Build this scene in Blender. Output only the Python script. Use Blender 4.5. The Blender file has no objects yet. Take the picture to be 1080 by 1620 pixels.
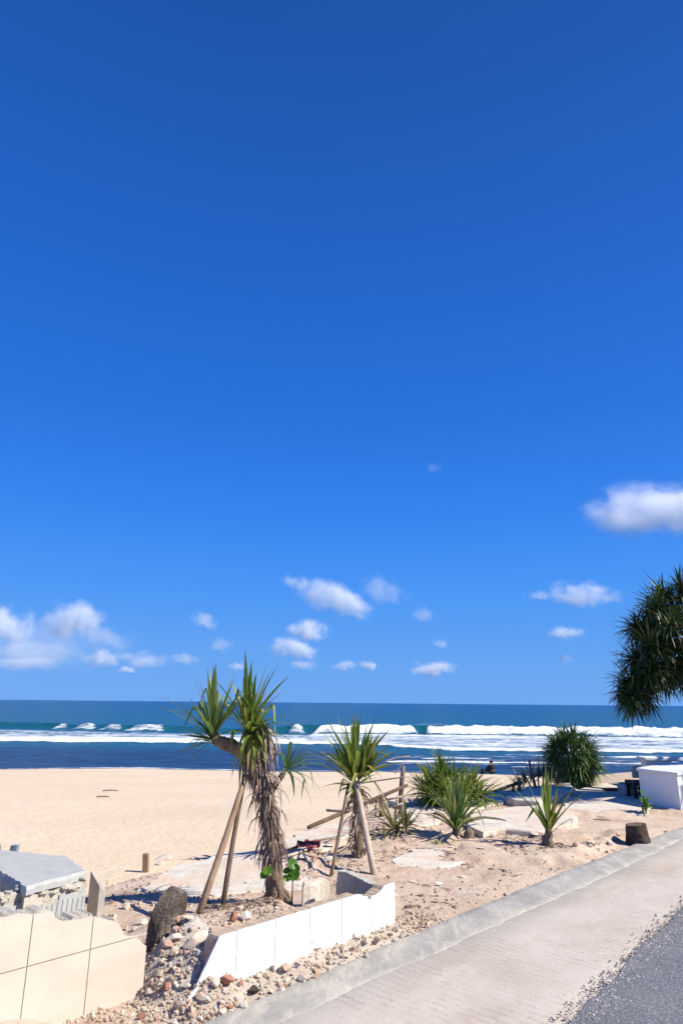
import bpy, bmesh, math, random
import numpy as np
from mathutils import Vector, Matrix, noise as mn

# ------------------------------------------------------------------ scene, camera
sc = bpy.context.scene
C = sc.collection
sc.render.engine = 'CYCLES'
sc.cycles.use_denoising = True
sc.cycles.max_bounces = 10
sc.cycles.transparent_max_bounces = 16
sc.cycles.volume_bounces = 8
sc.view_settings.view_transform = 'Standard'
sc.view_settings.look = 'None'
EXPOSURE = .62
sc.view_settings.exposure = EXPOSURE
sc.view_settings.gamma = 1.0

PITCH, ROLL, FPX, EYE = math.radians(16.34), math.radians(.53), 1030.0, 1.6
_c, _s = math.cos(ROLL), math.sin(ROLL)
FW = Vector((0, math.cos(PITCH), math.sin(PITCH)))
U0 = Vector((0, -math.sin(PITCH), math.cos(PITCH)))
RT = Vector((_c, _s * U0.y, _s * U0.z))
UP = Vector((-_s, _c * U0.y, _c * U0.z))
cam = bpy.data.cameras.new('camera'); camo = bpy.data.objects.new('camera', cam); C.objects.link(camo)
M3 = Matrix((RT, UP, -FW)).transposed()
camo.matrix_world = Matrix.Translation((0, 0, EYE)) @ M3.to_4x4()
cam.sensor_fit = 'VERTICAL'; cam.sensor_height = 24; cam.sensor_width = 16
cam.lens = 24 * FPX / 1620
cam.clip_start = .05; cam.clip_end = 100000
sc.camera = camo

# survey helpers: turn a measured sight line into a place in the world
def ray(x, y):
    return FW + RT * ((x - 540) / FPX) + UP * ((810 - y) / FPX)
def G(x, y, z=0.0):
    d = ray(x, y); t = (z - EYE) / d.z
    return Vector((d.x * t, d.y * t, z))
def A(x, y, Y):
    d = ray(x, y); t = Y / d.y
    return Vector((d.x * t, Y, EYE + d.z * t))
AZ = math.radians(43)
D = Vector((math.sin(AZ), math.cos(AZ), 0))          # along the road
NR = Vector((D.y, -D.x, 0))                          # towards the road
def W(x, y, P):                                      # on an upright plane through P along the road
    r = ray(x, y); t = (P.x * NR.x + P.y * NR.y) / (r.x * NR.x + r.y * NR.y)
    q = Vector((r.x * t, r.y * t, EYE + r.z * t))
    return ((q - P).x * D.x + (q - P).y * D.y, q.z)

# ------------------------------------------------------------------ node helpers
def mat(name):
    m = bpy.data.materials.new(name); m.use_nodes = True
    nt = m.node_tree; b = nt.nodes['Principled BSDF']
    return m, nt, b
def nd(nt, typ, **kw):
    n = nt.nodes.new(typ)
    for k, v in kw.items():
        if k in n.inputs.keys() if isinstance(k, str) else False: n.inputs[k].default_value = v
        else: setattr(n, k, v)
    return n
def lk(nt, a, b): nt.links.new(a, b)
def ntex(nt, vec, scale, detail=5, rough=.6, dist=0.0):
    n = nt.nodes.new('ShaderNodeTexNoise'); n.inputs['Scale'].default_value = scale
    n.inputs['Detail'].default_value = detail; n.inputs['Roughness'].default_value = rough
    n.inputs['Distortion'].default_value = dist
    if vec is not None: lk(nt, vec, n.inputs['Vector'])
    return n.outputs['Fac']
def ramp(nt, fac, stops, interp='LINEAR'):
    r = nt.nodes.new('ShaderNodeValToRGB'); e = r.color_ramp.elements; r.color_ramp.interpolation = interp
    while len(e) < len(stops): e.new(.5)
    for i, (p, c) in enumerate(stops):
        e[i].position = p
        e[i].color = (c, c, c, 1) if isinstance(c, (int, float)) else (c[0], c[1], c[2], 1)
    lk(nt, fac, r.inputs[0]); return r.outputs['Color']
def math_(nt, op, a, b=None, clamp=False):
    n = nt.nodes.new('ShaderNodeMath'); n.operation = op; n.use_clamp = clamp
    for i, v in enumerate((a, b)):
        if v is None: continue
        if isinstance(v, (int, float)): n.inputs[i].default_value = v
        else: lk(nt, v, n.inputs[i])
    return n.outputs[0]
def mix(nt, fac, a, b, mode='MIX'):
    n = nt.nodes.new('ShaderNodeMix'); n.data_type = 'RGBA'; n.blend_type = mode
    for i, v in ((0, fac), (6, a), (7, b)):
        if isinstance(v, (int, float)): n.inputs[i].default_value = v
        elif isinstance(v, (tuple, list)): n.inputs[i].default_value = (v[0], v[1], v[2], 1)
        else: lk(nt, v, n.inputs[i])
    return n.outputs[2]
def objco(nt): return nt.nodes.new('ShaderNodeTexCoord').outputs['Object']
def geopos(nt): return nt.nodes.new('ShaderNodeNewGeometry').outputs['Position']
def attr(nt, name, typ='GEOMETRY'):
    n = nt.nodes.new('ShaderNodeAttribute'); n.attribute_name = name; n.attribute_type = typ
    return n.outputs['Fac']
def mapping(nt, vec, rot=(0, 0, 0), scale=(1, 1, 1), loc=(0, 0, 0)):
    n = nt.nodes.new('ShaderNodeMapping'); n.inputs['Rotation'].default_value = rot
    n.inputs['Scale'].default_value = scale; n.inputs['Location'].default_value = loc
    lk(nt, vec, n.inputs['Vector']); return n.outputs[0]
def bump(nt, b, h, strength=.5, dist=.02, prev=None):
    n = nt.nodes.new('ShaderNodeBump'); n.inputs['Strength'].default_value = strength
    n.inputs['Distance'].default_value = dist; lk(nt, h, n.inputs['Height'])
    if prev is not None: lk(nt, prev, n.inputs['Normal'])
    if b is not None: lk(nt, n.outputs[0], b.inputs['Normal'])
    return n.outputs[0]
def srgb(r, g, b):
    f = lambda v: (v / 255 / 12.92) if v / 255 <= .04045 else ((v / 255 + .055) / 1.055) ** 2.4
    return (f(r), f(g), f(b))
def setc(b, c, rough=.8, spec=.3):
    if isinstance(c, (tuple, list)): b.inputs['Base Color'].default_value = (*c[:3], 1)
    else: b.id_data.links.new(c, b.inputs['Base Color'])
    b.inputs['Roughness'].default_value = rough
    b.inputs['Specular IOR Level'].default_value = spec

# ------------------------------------------------------------------ materials
M = {}
def simple(name, ca, cb, scale=20, rough=.85, bs=.4, bd=.01, detail=6, cc=None, spec=.25, pos=False):
    m, nt, b = mat(name); v = geopos(nt) if pos else objco(nt)
    f = ntex(nt, v, scale, detail, .65)
    st = [(.3, ca), (.7, cb)] if cc is None else [(.28, ca), (.5, cb), (.72, cc)]
    setc(b, ramp(nt, f, st), rough, spec)
    g = ntex(nt, v, scale * 4, 4, .7)
    bump(nt, b, g, bs, bd); M[name] = m; return m

# leaves: tint is a random value per leaf, run goes along the leaf
def leafmat(name, dark, mid, light, dry, drytip=.5, trans=.25):
    m, nt, b = mat(name)
    t = attr(nt, 'tint'); r = attr(nt, 'run')
    c = ramp(nt, t, [(0, dark), (.45, mid), (.85, light), (1, dry)])
    v = objco(nt); n = ntex(nt, v, 30, 3)
    tip = math_(nt, 'MULTIPLY', math_(nt, 'SUBTRACT', r, .8, True), math_(nt, 'MULTIPLY', t, 8 * drytip), True)
    c = mix(nt, tip, c, dry)
    c = mix(nt, math_(nt, 'MULTIPLY', n, .35), c, (mid[0] * .6, mid[1] * .6, mid[2] * .5))
    setc(b, c, .42, .4)
    tr = nt.nodes.new('ShaderNodeBsdfTranslucent'); lk(nt, mix(nt, .5, c, light), tr.inputs['Color'])
    ms = nt.nodes.new('ShaderNodeMixShader'); ms.inputs[0].default_value = trans
    lk(nt, b.outputs[0], ms.inputs[1]); lk(nt, tr.outputs[0], ms.inputs[2])
    lk(nt, ms.outputs[0], nt.nodes['Material Output'].inputs['Surface'])
    M[name] = m
leafmat('leaf_green', (.045, .10, .016), (.13, .21, .030), (.27, .33, .06), (.38, .31, .11), trans=.32)
leafmat('leaf_grey_green', (.045, .11, .03), (.11, .20, .045), (.23, .31, .08), (.37, .31, .14), trans=.3)
leafmat('leaf_bush', (.03, .08, .02), (.075, .155, .035), (.17, .25, .07), (.28, .25, .09))
leafmat('leaf_litter', (.07, .04, .025), (.16, .10, .065), (.30, .20, .13), (.42, .32, .22), trans=0.0)
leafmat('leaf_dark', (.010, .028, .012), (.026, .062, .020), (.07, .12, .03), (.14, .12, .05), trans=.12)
leafmat('leaf_yellow', (.09, .12, .03), (.2, .2, .06), (.36, .31, .12), (.45, .36, .19))
leafmat('leaf_bright', (.04, .12, .012), (.09, .22, .02), (.18, .33, .04), (.3, .35, .08))
leafmat('leaf_dry', (.15, .095, .068), (.30, .205, .15), (.48, .37, .295), (.60, .50, .41), trans=.08)
leafmat('leaf_olive', (.03, .05, .025), (.06, .085, .04), (.12, .13, .06), (.2, .17, .09))

simple('bark', (.10, .065, .045), (.23, .165, .12), 14, .95, .9, .02, cc=(.34, .27, .2))
simple('bark_dark', (.03, .022, .018), (.085, .06, .045), 14, .95, .9, .02)
simple('pole_wood', (.22, .135, .085), (.36, .24, .16), 9, .85, .4, .006)
simple('pole_dark', (.10, .065, .045), (.19, .125, .085), 9, .85, .4, .006)
simple('pole_pale', (.42, .31, .23), (.58, .46, .36), 9, .85, .4, .006)
simple('weathered_wood', (.13, .10, .08), (.27, .215, .17), 12, .9, .6, .008)
simple('stump_wood', (.045, .032, .025), (.11, .08, .06), 12, .95, .9, .02)
m, nt, b = mat('concrete'); v = geopos(nt)
c = ramp(nt, ntex(nt, v, 4, 7, .7), [(.28, (.50, .435, .365)), (.5, (.63, .565, .485)), (.72, (.72, .665, .58))])
c = mix(nt, ramp(nt, ntex(nt, v, 1.7, 6, .7, .6), [(.46, 0), (.60, .85)]), c, (.655, .485, .365))
c = mix(nt, ramp(nt, ntex(nt, v, 26, 4, .8), [(.62, 0), (.7, .6)]), c, (.26, .19, .14))
setc(b, c, .95, .15); bump(nt, b, ntex(nt, v, 18, 6, .75), .7, .02); M['concrete'] = m
simple('concrete_grey', (.30, .275, .245), (.47, .43, .385), 6, .92, .5, .008, pos=True)
simple('slab_grey', (.33, .33, .325), (.43, .425, .41), 5, .9, .4, .006, pos=True, cc=(.37, .365, .35))
simple('mortar', (.42, .37, .30), (.66, .60, .51), 16, .95, .9, .015)
simple('mortar_tan', (.40, .29, .20), (.58, .45, .33), 14, .95, .9, .012)
simple('rock_dark', (.06, .042, .036), (.15, .11, .09), 11, .9, 1.0, .04, cc=(.38, .31, .26))
simple('brick_red', (.34, .12, .075), (.48, .21, .14), 14, .95, .7, .01, cc=(.52, .33, .25))
simple('red_cloth', (.32, .055, .045), (.42, .10, .08), 8, .9, .3, .006)
simple('white_paint', (.70, .69, .66), (.79, .78, .75), 5, .7, .25, .004, cc=(.74, .735, .71))
simple('grey_tile', (.36, .38, .38), (.48, .49, .47), 7, .6, .2, .003)
simple('dark_wood', (.012, .012, .014), (.035, .033, .032), 6, .6, .3, .004)
simple('brown_plank', (.10, .055, .035), (.2, .12, .08), 9, .8, .3, .004)
simple('dirty_white', (.5, .46, .42), (.66, .62, .58), 10, .8, .4, .004)
simple('post_paint', (.05, .11, .16), (.28, .34, .38), 9, .8, .5, .004)
simple('cloth_black', (.010, .010, .013), (.03, .028, .032), 8, .9, .3, .004)
simple('cloth_grey', (.03, .032, .04), (.06, .06, .07), 8, .9, .3, .004)
simple('skin', (.19, .10, .065), (.25, .14, .09), 8, .6, .1, .002)
simple('hair', (.006, .005, .005), (.015, .012, .011), 30, .5, .4, .004)

# stones: every stone takes its own colour
m, nt, b = mat('stone'); oi = nt.nodes.new('ShaderNodeObjectInfo'); v = objco(nt)
c = ramp(nt, oi.outputs['Random'], [(0, (.46, .35, .27)), (.2, (.56, .46, .37)), (.42, (.64, .56, .47)), (.6, (.50, .43, .36)), (.78, (.70, .64, .56)), (.88, (.50, .31, .22)), (.95, (.46, .34, .26)), (1, (.32, .24, .19))])
c = mix(nt, ramp(nt, ntex(nt, v, 1.6, 6, .7), [(.45, 0), (.7, .6)]), c, (.45, .36, .27))
setc(b, c, .95, .2); bump(nt, b, ntex(nt, v, 5, 5, .7), .35, .05); M['stone'] = m
m, nt, b = mat('gravel'); v = geopos(nt)
vo = nt.nodes.new('ShaderNodeTexVoronoi'); vo.inputs['Scale'].default_value = 30; lk(nt, v, vo.inputs['Vector'])
sep = nt.nodes.new('ShaderNodeSeparateColor'); lk(nt, vo.outputs['Color'], sep.inputs[0])
setc(b, ramp(nt, sep.outputs[0], [(0, (.30, .20, .14)), (.3, (.50, .40, .31)), (.6, (.58, .50, .41)), (.85, (.46, .31, .23)), (1, (.22, .17, .14))]), .95, .2); M['gravel'] = m
m, nt, b = mat('asphalt_gravel'); v = geopos(nt)
vo = nt.nodes.new('ShaderNodeTexVoronoi'); vo.inputs['Scale'].default_value = 34; lk(nt, v, vo.inputs['Vector'])
sep = nt.nodes.new('ShaderNodeSeparateColor'); lk(nt, vo.outputs['Color'], sep.inputs[0])
setc(b, ramp(nt, sep.outputs[0], [(0, (.17, .16, .155)), (.35, (.33, .295, .275)), (.7, (.47, .41, .37)), (1, (.6, .53, .48))]), .95, .2); M['asphalt_gravel'] = m

# cream tile
m, nt, b = mat('cream_tile'); v = objco(nt)
c = ramp(nt, ntex(nt, mapping(nt, v, scale=(1, 1, 2.2)), 3.2, 5, .6, .4), [(.25, (.54, .455, .365)), (.5, (.59, .505, .415)), (.75, (.62, .545, .455))])
c = mix(nt, math_(nt, 'MULTIPLY', ramp(nt, ntex(nt, v, 2.2, 2), [(.52, 0), (.75, 1)]), .3), c, (.585, .445, .345))
c = mix(nt, ramp(nt, ntex(nt, v, 7, 7, .8), [(.6, 0), (.75, .35)]), c, (.42, .33, .25))
setc(b, c, .55, .35); bump(nt, b, ntex(nt, v, 40, 2), .1, .002); M['cream_tile'] = m
m, nt, b = mat('white_tile'); v = objco(nt)
c = mix(nt, ramp(nt, ntex(nt, v, 9, 6, .7), [(.5, 0), (.72, .35)]), (.74, .74, .74), (.62, .58, .53))
setc(b, c, .35, .45); M['white_tile'] = m
m, nt, b = mat('grout'); setc(b, (.30, .22, .17), .95, .1); M['grout'] = m
m, nt, b = mat('grout_pale'); setc(b, (.46, .36, .28), .95, .1); M['grout_pale'] = m

# sand
m, nt, b = mat('sand'); v = geopos(nt)
c = ramp(nt, ntex(nt, v, .25, 5, .6), [(.3, (.625, .485, .345)), (.7, (.70, .555, .41))])
c = mix(nt, math_(nt, 'MULTIPLY', ramp(nt, ntex(nt, v, 6, 5, .75), [(.42, 0), (.7, 1)]), .22), c, (.50, .35, .25))
c = mix(nt, ramp(nt, ntex(nt, mapping(nt, v, scale=(1, .6, 1)), 2.6, 3, .8), [(.70, 0), (.72, .6)]), c, (.24, .16, .11))
wet = attr(nt, 'wet'); c = mix(nt, wet, c, (.36, .27, .20)); setc(b, c, .95, .15)
h = bump(nt, None, ntex(nt, v, 4.5, 5, .65), .48, .07); bump(nt, b, ntex(nt, v, 55, 3, .6), .5, .008, h); M['sand'] = m

# dirt of the broken terrace
m, nt, b = mat('dirt'); v = geopos(nt)
c = ramp(nt, ntex(nt, v, 1.3, 6, .65), [(.28, (.53, .37, .265)), (.5, (.68, .51, .39)), (.72, (.74, .58, .465))])
c = mix(nt, ramp(nt, ntex(nt, v, 3.1, 7, .75, .8), [(.55, 0), (.68, .6)]), c, (.33, .195, .13))
c = mix(nt, ramp(nt, ntex(nt, v, 2.2, 6, .75, .5), [(.53, 0), (.66, .7)]), c, (.70, .60, .50))
c = mix(nt, ramp(nt, ntex(nt, mapping(nt, v, rot=(0, 0, .5), scale=(1, 1.7, 1)), 19, 4, .8, 1.0), [(.62, 0), (.68, .75)]), c, (.20, .125, .085))
c = mix(nt, ramp(nt, ntex(nt, v, 60, 3, .8), [(.62, 0), (.7, .5)]), c, (.75, .68, .58))
gy = attr(nt, 'grey')
cg = ramp(nt, ntex(nt, v, 9, 7, .75), [(.3, (.46, .39, .315)), (.5, (.64, .565, .475)), (.72, (.74, .68, .59))])
c = mix(nt, gy, c, cg); setc(b, c, .97, .12)
h = bump(nt, None, ntex(nt, v, 14, 7, .75), .8, .05); bump(nt, b, ntex(nt, v, 70, 4, .7), .7, .012, h); M['dirt'] = m

# concrete road with broom lines across it
m, nt, b = mat('broomed_concrete'); v = geopos(nt)
vr = mapping(nt, v, rot=(0, 0, AZ))          # x across the road, y along it
c = ramp(nt, ntex(nt, v, 1.6, 6, .65), [(.28, (.45, .38, .315)), (.5, (.525, .455, .39)), (.75, (.575, .51, .445))])
c = mix(nt, ramp(nt, ntex(nt, mapping(nt, vr, scale=(2.5, .45, 1)), 1.3, 5, .7), [(.5, 0), (.72, .55)]), c, (.43, .33, .25))
wv = nt.nodes.new('ShaderNodeTexWave'); wv.bands_direction = 'Y'; wv.inputs['Scale'].default_value = 4.6
wv.inputs['Distortion'].default_value = 5.0; wv.inputs['Detail'].default_value = 6; wv.inputs['Detail Scale'].default_value = 3.5; wv.inputs['Detail Roughness'].default_value = .7
lk(nt, vr, wv.inputs['Vector'])
gm = ramp(nt, ntex(nt, v, 1.1, 5, .7), [(.36, .15), (.6, 1)])
gro = math_(nt, 'MULTIPLY', ramp(nt, wv.outputs['Fac'], [(.0, 1), (.42, 0)]), gm)
gro2 = math_(nt, 'MULTIPLY', gro, ramp(nt, ntex(nt, v, 9, 6, .75), [(.42, 0), (.58, 1)]))
c = mix(nt, math_(nt, 'MULTIPLY', gro2, .32), c, (.27, .195, .155))
c = mix(nt, ramp(nt, ntex(nt, v, 38, 4, .8), [(.64, 0), (.72, .55)]), c, (.26, .19, .155))
setc(b, c, .93, .2)
h = bump(nt, None, math_(nt, 'SUBTRACT', 1, gro2), .4, .006); bump(nt, b, ntex(nt, v, 90, 4, .7), .55, .006, h); M['broomed_concrete'] = m
# grey kerb strip
m, nt, b = mat('kerb_concrete'); v = geopos(nt)
c = ramp(nt, ntex(nt, v, 2.2, 7, .7, .6), [(.25, (.27, .255, .235)), (.5, (.35, .33, .30)), (.75, (.45, .415, .37))])
c = mix(nt, ramp(nt, ntex(nt, mapping(nt, v, rot=(0, 0, AZ), scale=(3, .9, 1)), 2.4, 7, .8), [(.47, 0), (.60, .8)]), c, (.51, .455, .39))
c = mix(nt, ramp(nt, ntex(nt, v, 30, 4, .8), [(.64, 0), (.72, .5)]), c, (.22, .19, .17))
vc = nt.nodes.new('ShaderNodeTexVoronoi'); vc.feature = 'DISTANCE_TO_EDGE'; vc.inputs['Scale'].default_value = 1.3
lk(nt, mix(nt, .25, v, ntex(nt, v, 3, 5, .7), 'ADD'), vc.inputs['Vector'])
c = mix(nt, ramp(nt, vc.outputs['Distance'], [(.0, .35), (.006, 0)]), c, (.2, .18, .17))
setc(b, c, .9, .25); h = bump(nt, None, ntex(nt, v, 7, 5, .7), .5, .02); bump(nt, b, ntex(nt, v, 80, 4, .7), .5, .006, h); M['kerb_concrete'] = m
# asphalt
m, nt, b = mat('asphalt'); v = geopos(nt)
c = ramp(nt, ntex(nt, v, 1.5, 5, .65), [(.3, (.17, .17, .18)), (.7, (.25, .245, .25))])
c = mix(nt, ramp(nt, ntex(nt, v, 55, 4, .8), [(.50, 0), (.64, .85)]), c, (.50, .465, .45))
c = mix(nt, ramp(nt, ntex(nt, v, 60, 3, .8), [(.3, .6), (.44, 0)]), c, (.04, .04, .045))
setc(b, c, .85, .3); bump(nt, b, ntex(nt, v, 75, 4, .7), .9, .012); M['asphalt'] = m

# water
m, nt, b = mat('sea_water'); v = geopos(nt)
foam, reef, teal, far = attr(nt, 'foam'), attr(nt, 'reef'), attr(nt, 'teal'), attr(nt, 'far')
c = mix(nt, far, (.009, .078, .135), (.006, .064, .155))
rn = ramp(nt, ntex(nt, mapping(nt, v, scale=(.5, 1, 1)), .5, 6, .7), [(.35, .55), (.65, 1)])
c = mix(nt, math_(nt, 'MULTIPLY', reef, rn), c, (.014, .019, .058))
c = mix(nt, teal, c, (.014, .115, .145))
fn = ntex(nt, mapping(nt, v, scale=(.55, 1, 1)), .85, 8, .72, .8)
fn2 = ntex(nt, mapping(nt, v, scale=(.3, 1, 1)), .28, 4, .6, .5)
fs = math_(nt, 'ADD', foam, math_(nt, 'MULTIPLY', math_(nt, 'SUBTRACT', fn, .5), 2.0))
fs = math_(nt, 'ADD', fs, math_(nt, 'MULTIPLY', math_(nt, 'SUBTRACT', fn2, .5), .8))
fm = math_(nt, 'MULTIPLY', ramp(nt, fs, [(.40, 0), (.85, 1)]), ramp(nt, foam, [(0.02, 0), (.12, 1)]))
setc(b, c, .28, .24); b.inputs['IOR'].default_value = 1.33
h = bump(nt, None, ntex(nt, mapping(nt, v, scale=(.35, 1, 1)), .35, 5, .6), .55, 1.2)
bump(nt, b, ntex(nt, mapping(nt, v, scale=(.5, 1, 1)), 1.6, 5, .65), .6, .28, h)
fb = nt.nodes.new('ShaderNodeBsdfPrincipled'); fb.inputs['Base Color'].default_value = (.74, .77, .80, 1)
fb.inputs['Roughness'].default_value = .9; bump(nt, fb, fn, .6, .4)
ms = nt.nodes.new('ShaderNodeMixShader'); lk(nt, fm, ms.inputs[0]); lk(nt, b.outputs[0], ms.inputs[1]); lk(nt, fb.outputs[0], ms.inputs[2])
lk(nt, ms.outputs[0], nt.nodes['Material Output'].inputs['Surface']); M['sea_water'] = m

# cloud vapour
m = bpy.data.materials.new('cloud_vapour'); m.use_nodes = True; nt = m.node_tree; nt.nodes.clear()
out = nt.nodes.new('ShaderNodeOutputMaterial'); pv = nt.nodes.new('ShaderNodeVolumePrincipled')
pv.inputs['Color'].default_value = (1, 1, 1, 1); pv.inputs['Anisotropy'].default_value = .0
v = objco(nt); ln = nt.nodes.new('ShaderNodeVectorMath'); ln.operation = 'LENGTH'; lk(nt, v, ln.inputs[0])
oi = nt.nodes.new('ShaderNodeObjectInfo')
tcw = nt.nodes.new('ShaderNodeVectorMath'); tcw.operation = 'MULTIPLY_ADD'; lk(nt, v, tcw.inputs[0])
tcw.inputs[1].default_value = (1.5, 1.0, .8)
cb = nt.nodes.new('ShaderNodeCombineXYZ'); lk(nt, math_(nt, 'MULTIPLY', oi.outputs['Random'], 40), cb.inputs[0]); lk(nt, cb.outputs[0], tcw.inputs[2])
nf = ntex(nt, tcw.outputs[0], 1.3, 7, .62)
den = math_(nt, 'ADD', math_(nt, 'SUBTRACT', .78, ln.outputs['Value']), math_(nt, 'MULTIPLY', math_(nt, 'SUBTRACT', nf, .5), 3.6))
den = math_(nt, 'MULTIPLY', math_(nt, 'MULTIPLY', den, 1.6, True), ramp(nt, ln.outputs['Value'], [(.55, 1), (1, 0)]))
den = math_(nt, 'MULTIPLY', den, attr(nt, 'dens', 'OBJECT')); lk(nt, den, pv.inputs['Density'])
lk(nt, pv.outputs[0], out.inputs['Volume']); M['cloud_vapour'] = m

# ------------------------------------------------------------------ object helpers
def link(o, parent=None):
    C.objects.link(o)
    if parent is not None:
        o.parent = parent
    return o
def tag(o, label=None, cat=None, group=None, kind=None):
    if label: o['label'] = label
    if cat: o['category'] = cat
    if group: o['group'] = group
    if kind: o['kind'] = kind
    return o
def empty(name, loc, label, cat, group=None):
    o = bpy.data.objects.new(name, None); o.empty_display_size = .1; o.location = loc
    link(o); tag(o, label, cat, group); EMP[o.name] = Vector(loc); return o
EMP = {}
class MB:
    def __init__(s): s.v, s.f, s.a = [], [], {}
    def add(s, vs, fs, **at):
        o = len(s.v); s.v += [tuple(p) for p in vs]; s.f += [tuple(i + o for i in f) for f in fs]
        for k, val in at.items():
            l = s.a.setdefault(k, []); l += [0.0] * (o - len(l)); l += list(val) if hasattr(val, '__len__') else [val] * len(vs)
        return s
    def build(s, name, m, parent=None, smooth=False, org=None):
        me = bpy.data.meshes.new(name); off = Vector((0, 0, 0))
        if parent is not None: off = world_of(parent)
        elif org is not None: off = Vector(org)
        vs = [(p[0] - off.x, p[1] - off.y, p[2] - off.z) for p in s.v]
        me.from_pydata(vs, [], s.f); me.materials.append(M[m] if isinstance(m, str) else m)
        for k, l in s.a.items():
            l = l + [0.0] * (len(vs) - len(l)); at = me.attributes.new(k, 'FLOAT', 'POINT'); at.data.foreach_set('value', l)
        if smooth: me.polygons.foreach_set('use_smooth', [True] * len(me.polygons))
        me.update(); o = bpy.data.objects.new(name, me); link(o, parent)
        if parent is None and org is not None: o.location = off
        return o
def world_of(o):
    p = Vector(o.location); q = o.parent
    while q is not None: p = p + Vector(q.location); q = q.parent
    return p
def perp(t):
    a = Vector((0, 0, 1)) if abs(t.z) < .9 else Vector((1, 0, 0))
    s = t.cross(a).normalized(); return s, s.cross(t).normalized()
def tube(mb, pts, rad, n=8, rough=0.0, rng=random, sub=1, **at):
    P = [Vector(p) for p in pts]; R = list(rad) if hasattr(rad, '__len__') else [rad] * len(P)
    if sub > 1:
        Q, S = [], []
        for i in range(len(P) - 1):
            p0, p1, p2, p3 = P[max(i - 1, 0)], P[i], P[i + 1], P[min(i + 2, len(P) - 1)]
            for k in range(sub):
                t = k / sub
                Q.append(.5 * ((2 * p1) + (p2 - p0) * t + (2 * p0 - 5 * p1 + 4 * p2 - p3) * t * t + (3 * p1 - p0 - 3 * p2 + p3) * t ** 3))
                S.append(R[i] * (1 - t) + R[i + 1] * t)
        Q.append(P[-1]); S.append(R[-1]); P, R = Q, S
    vs, fs = [], []
    for i, p in enumerate(P):
        t = (P[min(i + 1, len(P) - 1)] - P[max(i - 1, 0)]).normalized(); s, u = perp(t)
        for k in range(n):
            a = 2 * math.pi * k / n; r = R[i] * (1 + rough * rng.uniform(-1, 1))
            vs.append(p + (s * math.cos(a) + u * math.sin(a)) * r)
    for i in range(len(P) - 1):
        for k in range(n):
            fs.append((i * n + k, i * n + (k + 1) % n, (i + 1) * n + (k + 1) % n, (i + 1) * n + k))
    fs.append(tuple(reversed(range(n)))); fs.append(tuple((len(P) - 1) * n + k for k in range(n)))
    mb.add(vs, fs, **at); return mb
def leaf(mb, base, d, length, width, droop=.3, segs=6, tint=.5, rng=random, keel=.25, twist=0.0, basew=.55, kink=.2):
    p = Vector(base); d = Vector(d).normalized(); st = length / segs
    s = d.cross(Vector((0, 0, 1)))
    if s.length < .05: s = Vector((rng.uniform(-1, 1), rng.uniform(-1, 1), 0))
    s.normalize(); s.rotate(Matrix.Rotation(twist, 3, d))
    vs, run = [], []; kk = int(segs * rng.uniform(.45, .8)) if rng.random() < kink else -1; ka = rng.uniform(.5, 1.7)
    for i in range(segs + 1):
        t = i / segs
        if i == kk: d = (d * math.cos(ka) + (Vector((rng.uniform(-.5, .5), rng.uniform(-.5, .5), -1)).normalized()) * math.sin(ka)).normalized()
        w = width * .5 * (basew + (1 - basew) * min(1, t / .3)) * (1 if t < .4 else max(.0, 1 - ((t - .4) / .6) ** 1.6)) + .0012
        s2 = (s - d * s.dot(d)).normalized(); n = s2.cross(d).normalized()
        vs += [p + s2 * w + n * w * keel, p - n * w * keel * .4, p - s2 * w + n * w * keel]; run += [t] * 3
        d = (d + Vector((0, 0, -1)) * droop / segs * (.4 + 1.6 * t)).normalized(); p = p + d * st
    fs = []
    for i in range(segs):
        a = i * 3; fs += [(a, a + 1, a + 4, a + 3), (a + 1, a + 2, a + 5, a + 4)]
    mb.add(vs, fs, tint=[tint] * len(vs), run=run)
def rosette(mb, c, axis, n, length, width, spread=(.15, 1.4), droop=(.2, .9), rng=random, tint=(0, .8), stem=.06, lenvar=.25, segs=6, bias=1.0):
    axis = Vector(axis).normalized(); s, u = perp(axis); g = 2.39996
    for i in range(n):
        f = ((i + .5) / n) ** bias; th = spread[0] + (spread[1] - spread[0]) * f + rng.uniform(-.1, .1); a = i * g + rng.uniform(-.25, .25)
        d = axis * math.cos(th) + (s * math.cos(a) + u * math.sin(a)) * math.sin(th)
        leaf(mb, Vector(c) + axis * stem * (1 - f) + (s * math.cos(a) + u * math.sin(a)) * .012, d, length * rng.uniform(1 - lenvar, 1 + lenvar * .6), width * rng.uniform(.75, 1.15),
             droop[0] + (droop[1] - droop[0]) * f * rng.uniform(.6, 1.3), segs, min(1, rng.uniform(*tint) + .3 * f * f * rng.random()), rng, twist=rng.uniform(-.4, .4))
def prism(mb, poly, z0, z1, jag=0.0, step=.06, rng=random, top=0.0, chip=0.0):
    """upright solid over an outline, its rim roughened as broken concrete is"""
    P = []
    for i, p in enumerate(poly):
        q = poly[(i + 1) % len(poly)]; p, q = Vector(p[:2]), Vector(q[:2]); n = max(1, int((q - p).length / step)) if step else 1
        for k in range(n):
            w = p.lerp(q, k / n)
            P.append(w + Vector((rng.uniform(-jag, jag), rng.uniform(-jag, jag))))
    n = len(P); cen = sum(P, Vector((0, 0))) / n; vs = []
    for p in P: vs.append((p.x, p.y, z0))
    for p in P: vs.append((p.x, p.y, z1 - chip * rng.random() - .012))
    for p in P:
        q = p + (cen - p).normalized() * .014; vs.append((q.x, q.y, z1 + rng.uniform(-top, top)))
    fs = []
    for a in (0, n):
        for k in range(n): fs.append((a + k, a + (k + 1) % n, a + n + (k + 1) % n, a + n + k))
    fs.append(tuple(range(2 * n, 3 * n))); fs.append(tuple(reversed(range(n))))
    mb.add(vs, fs); return mb
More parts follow.
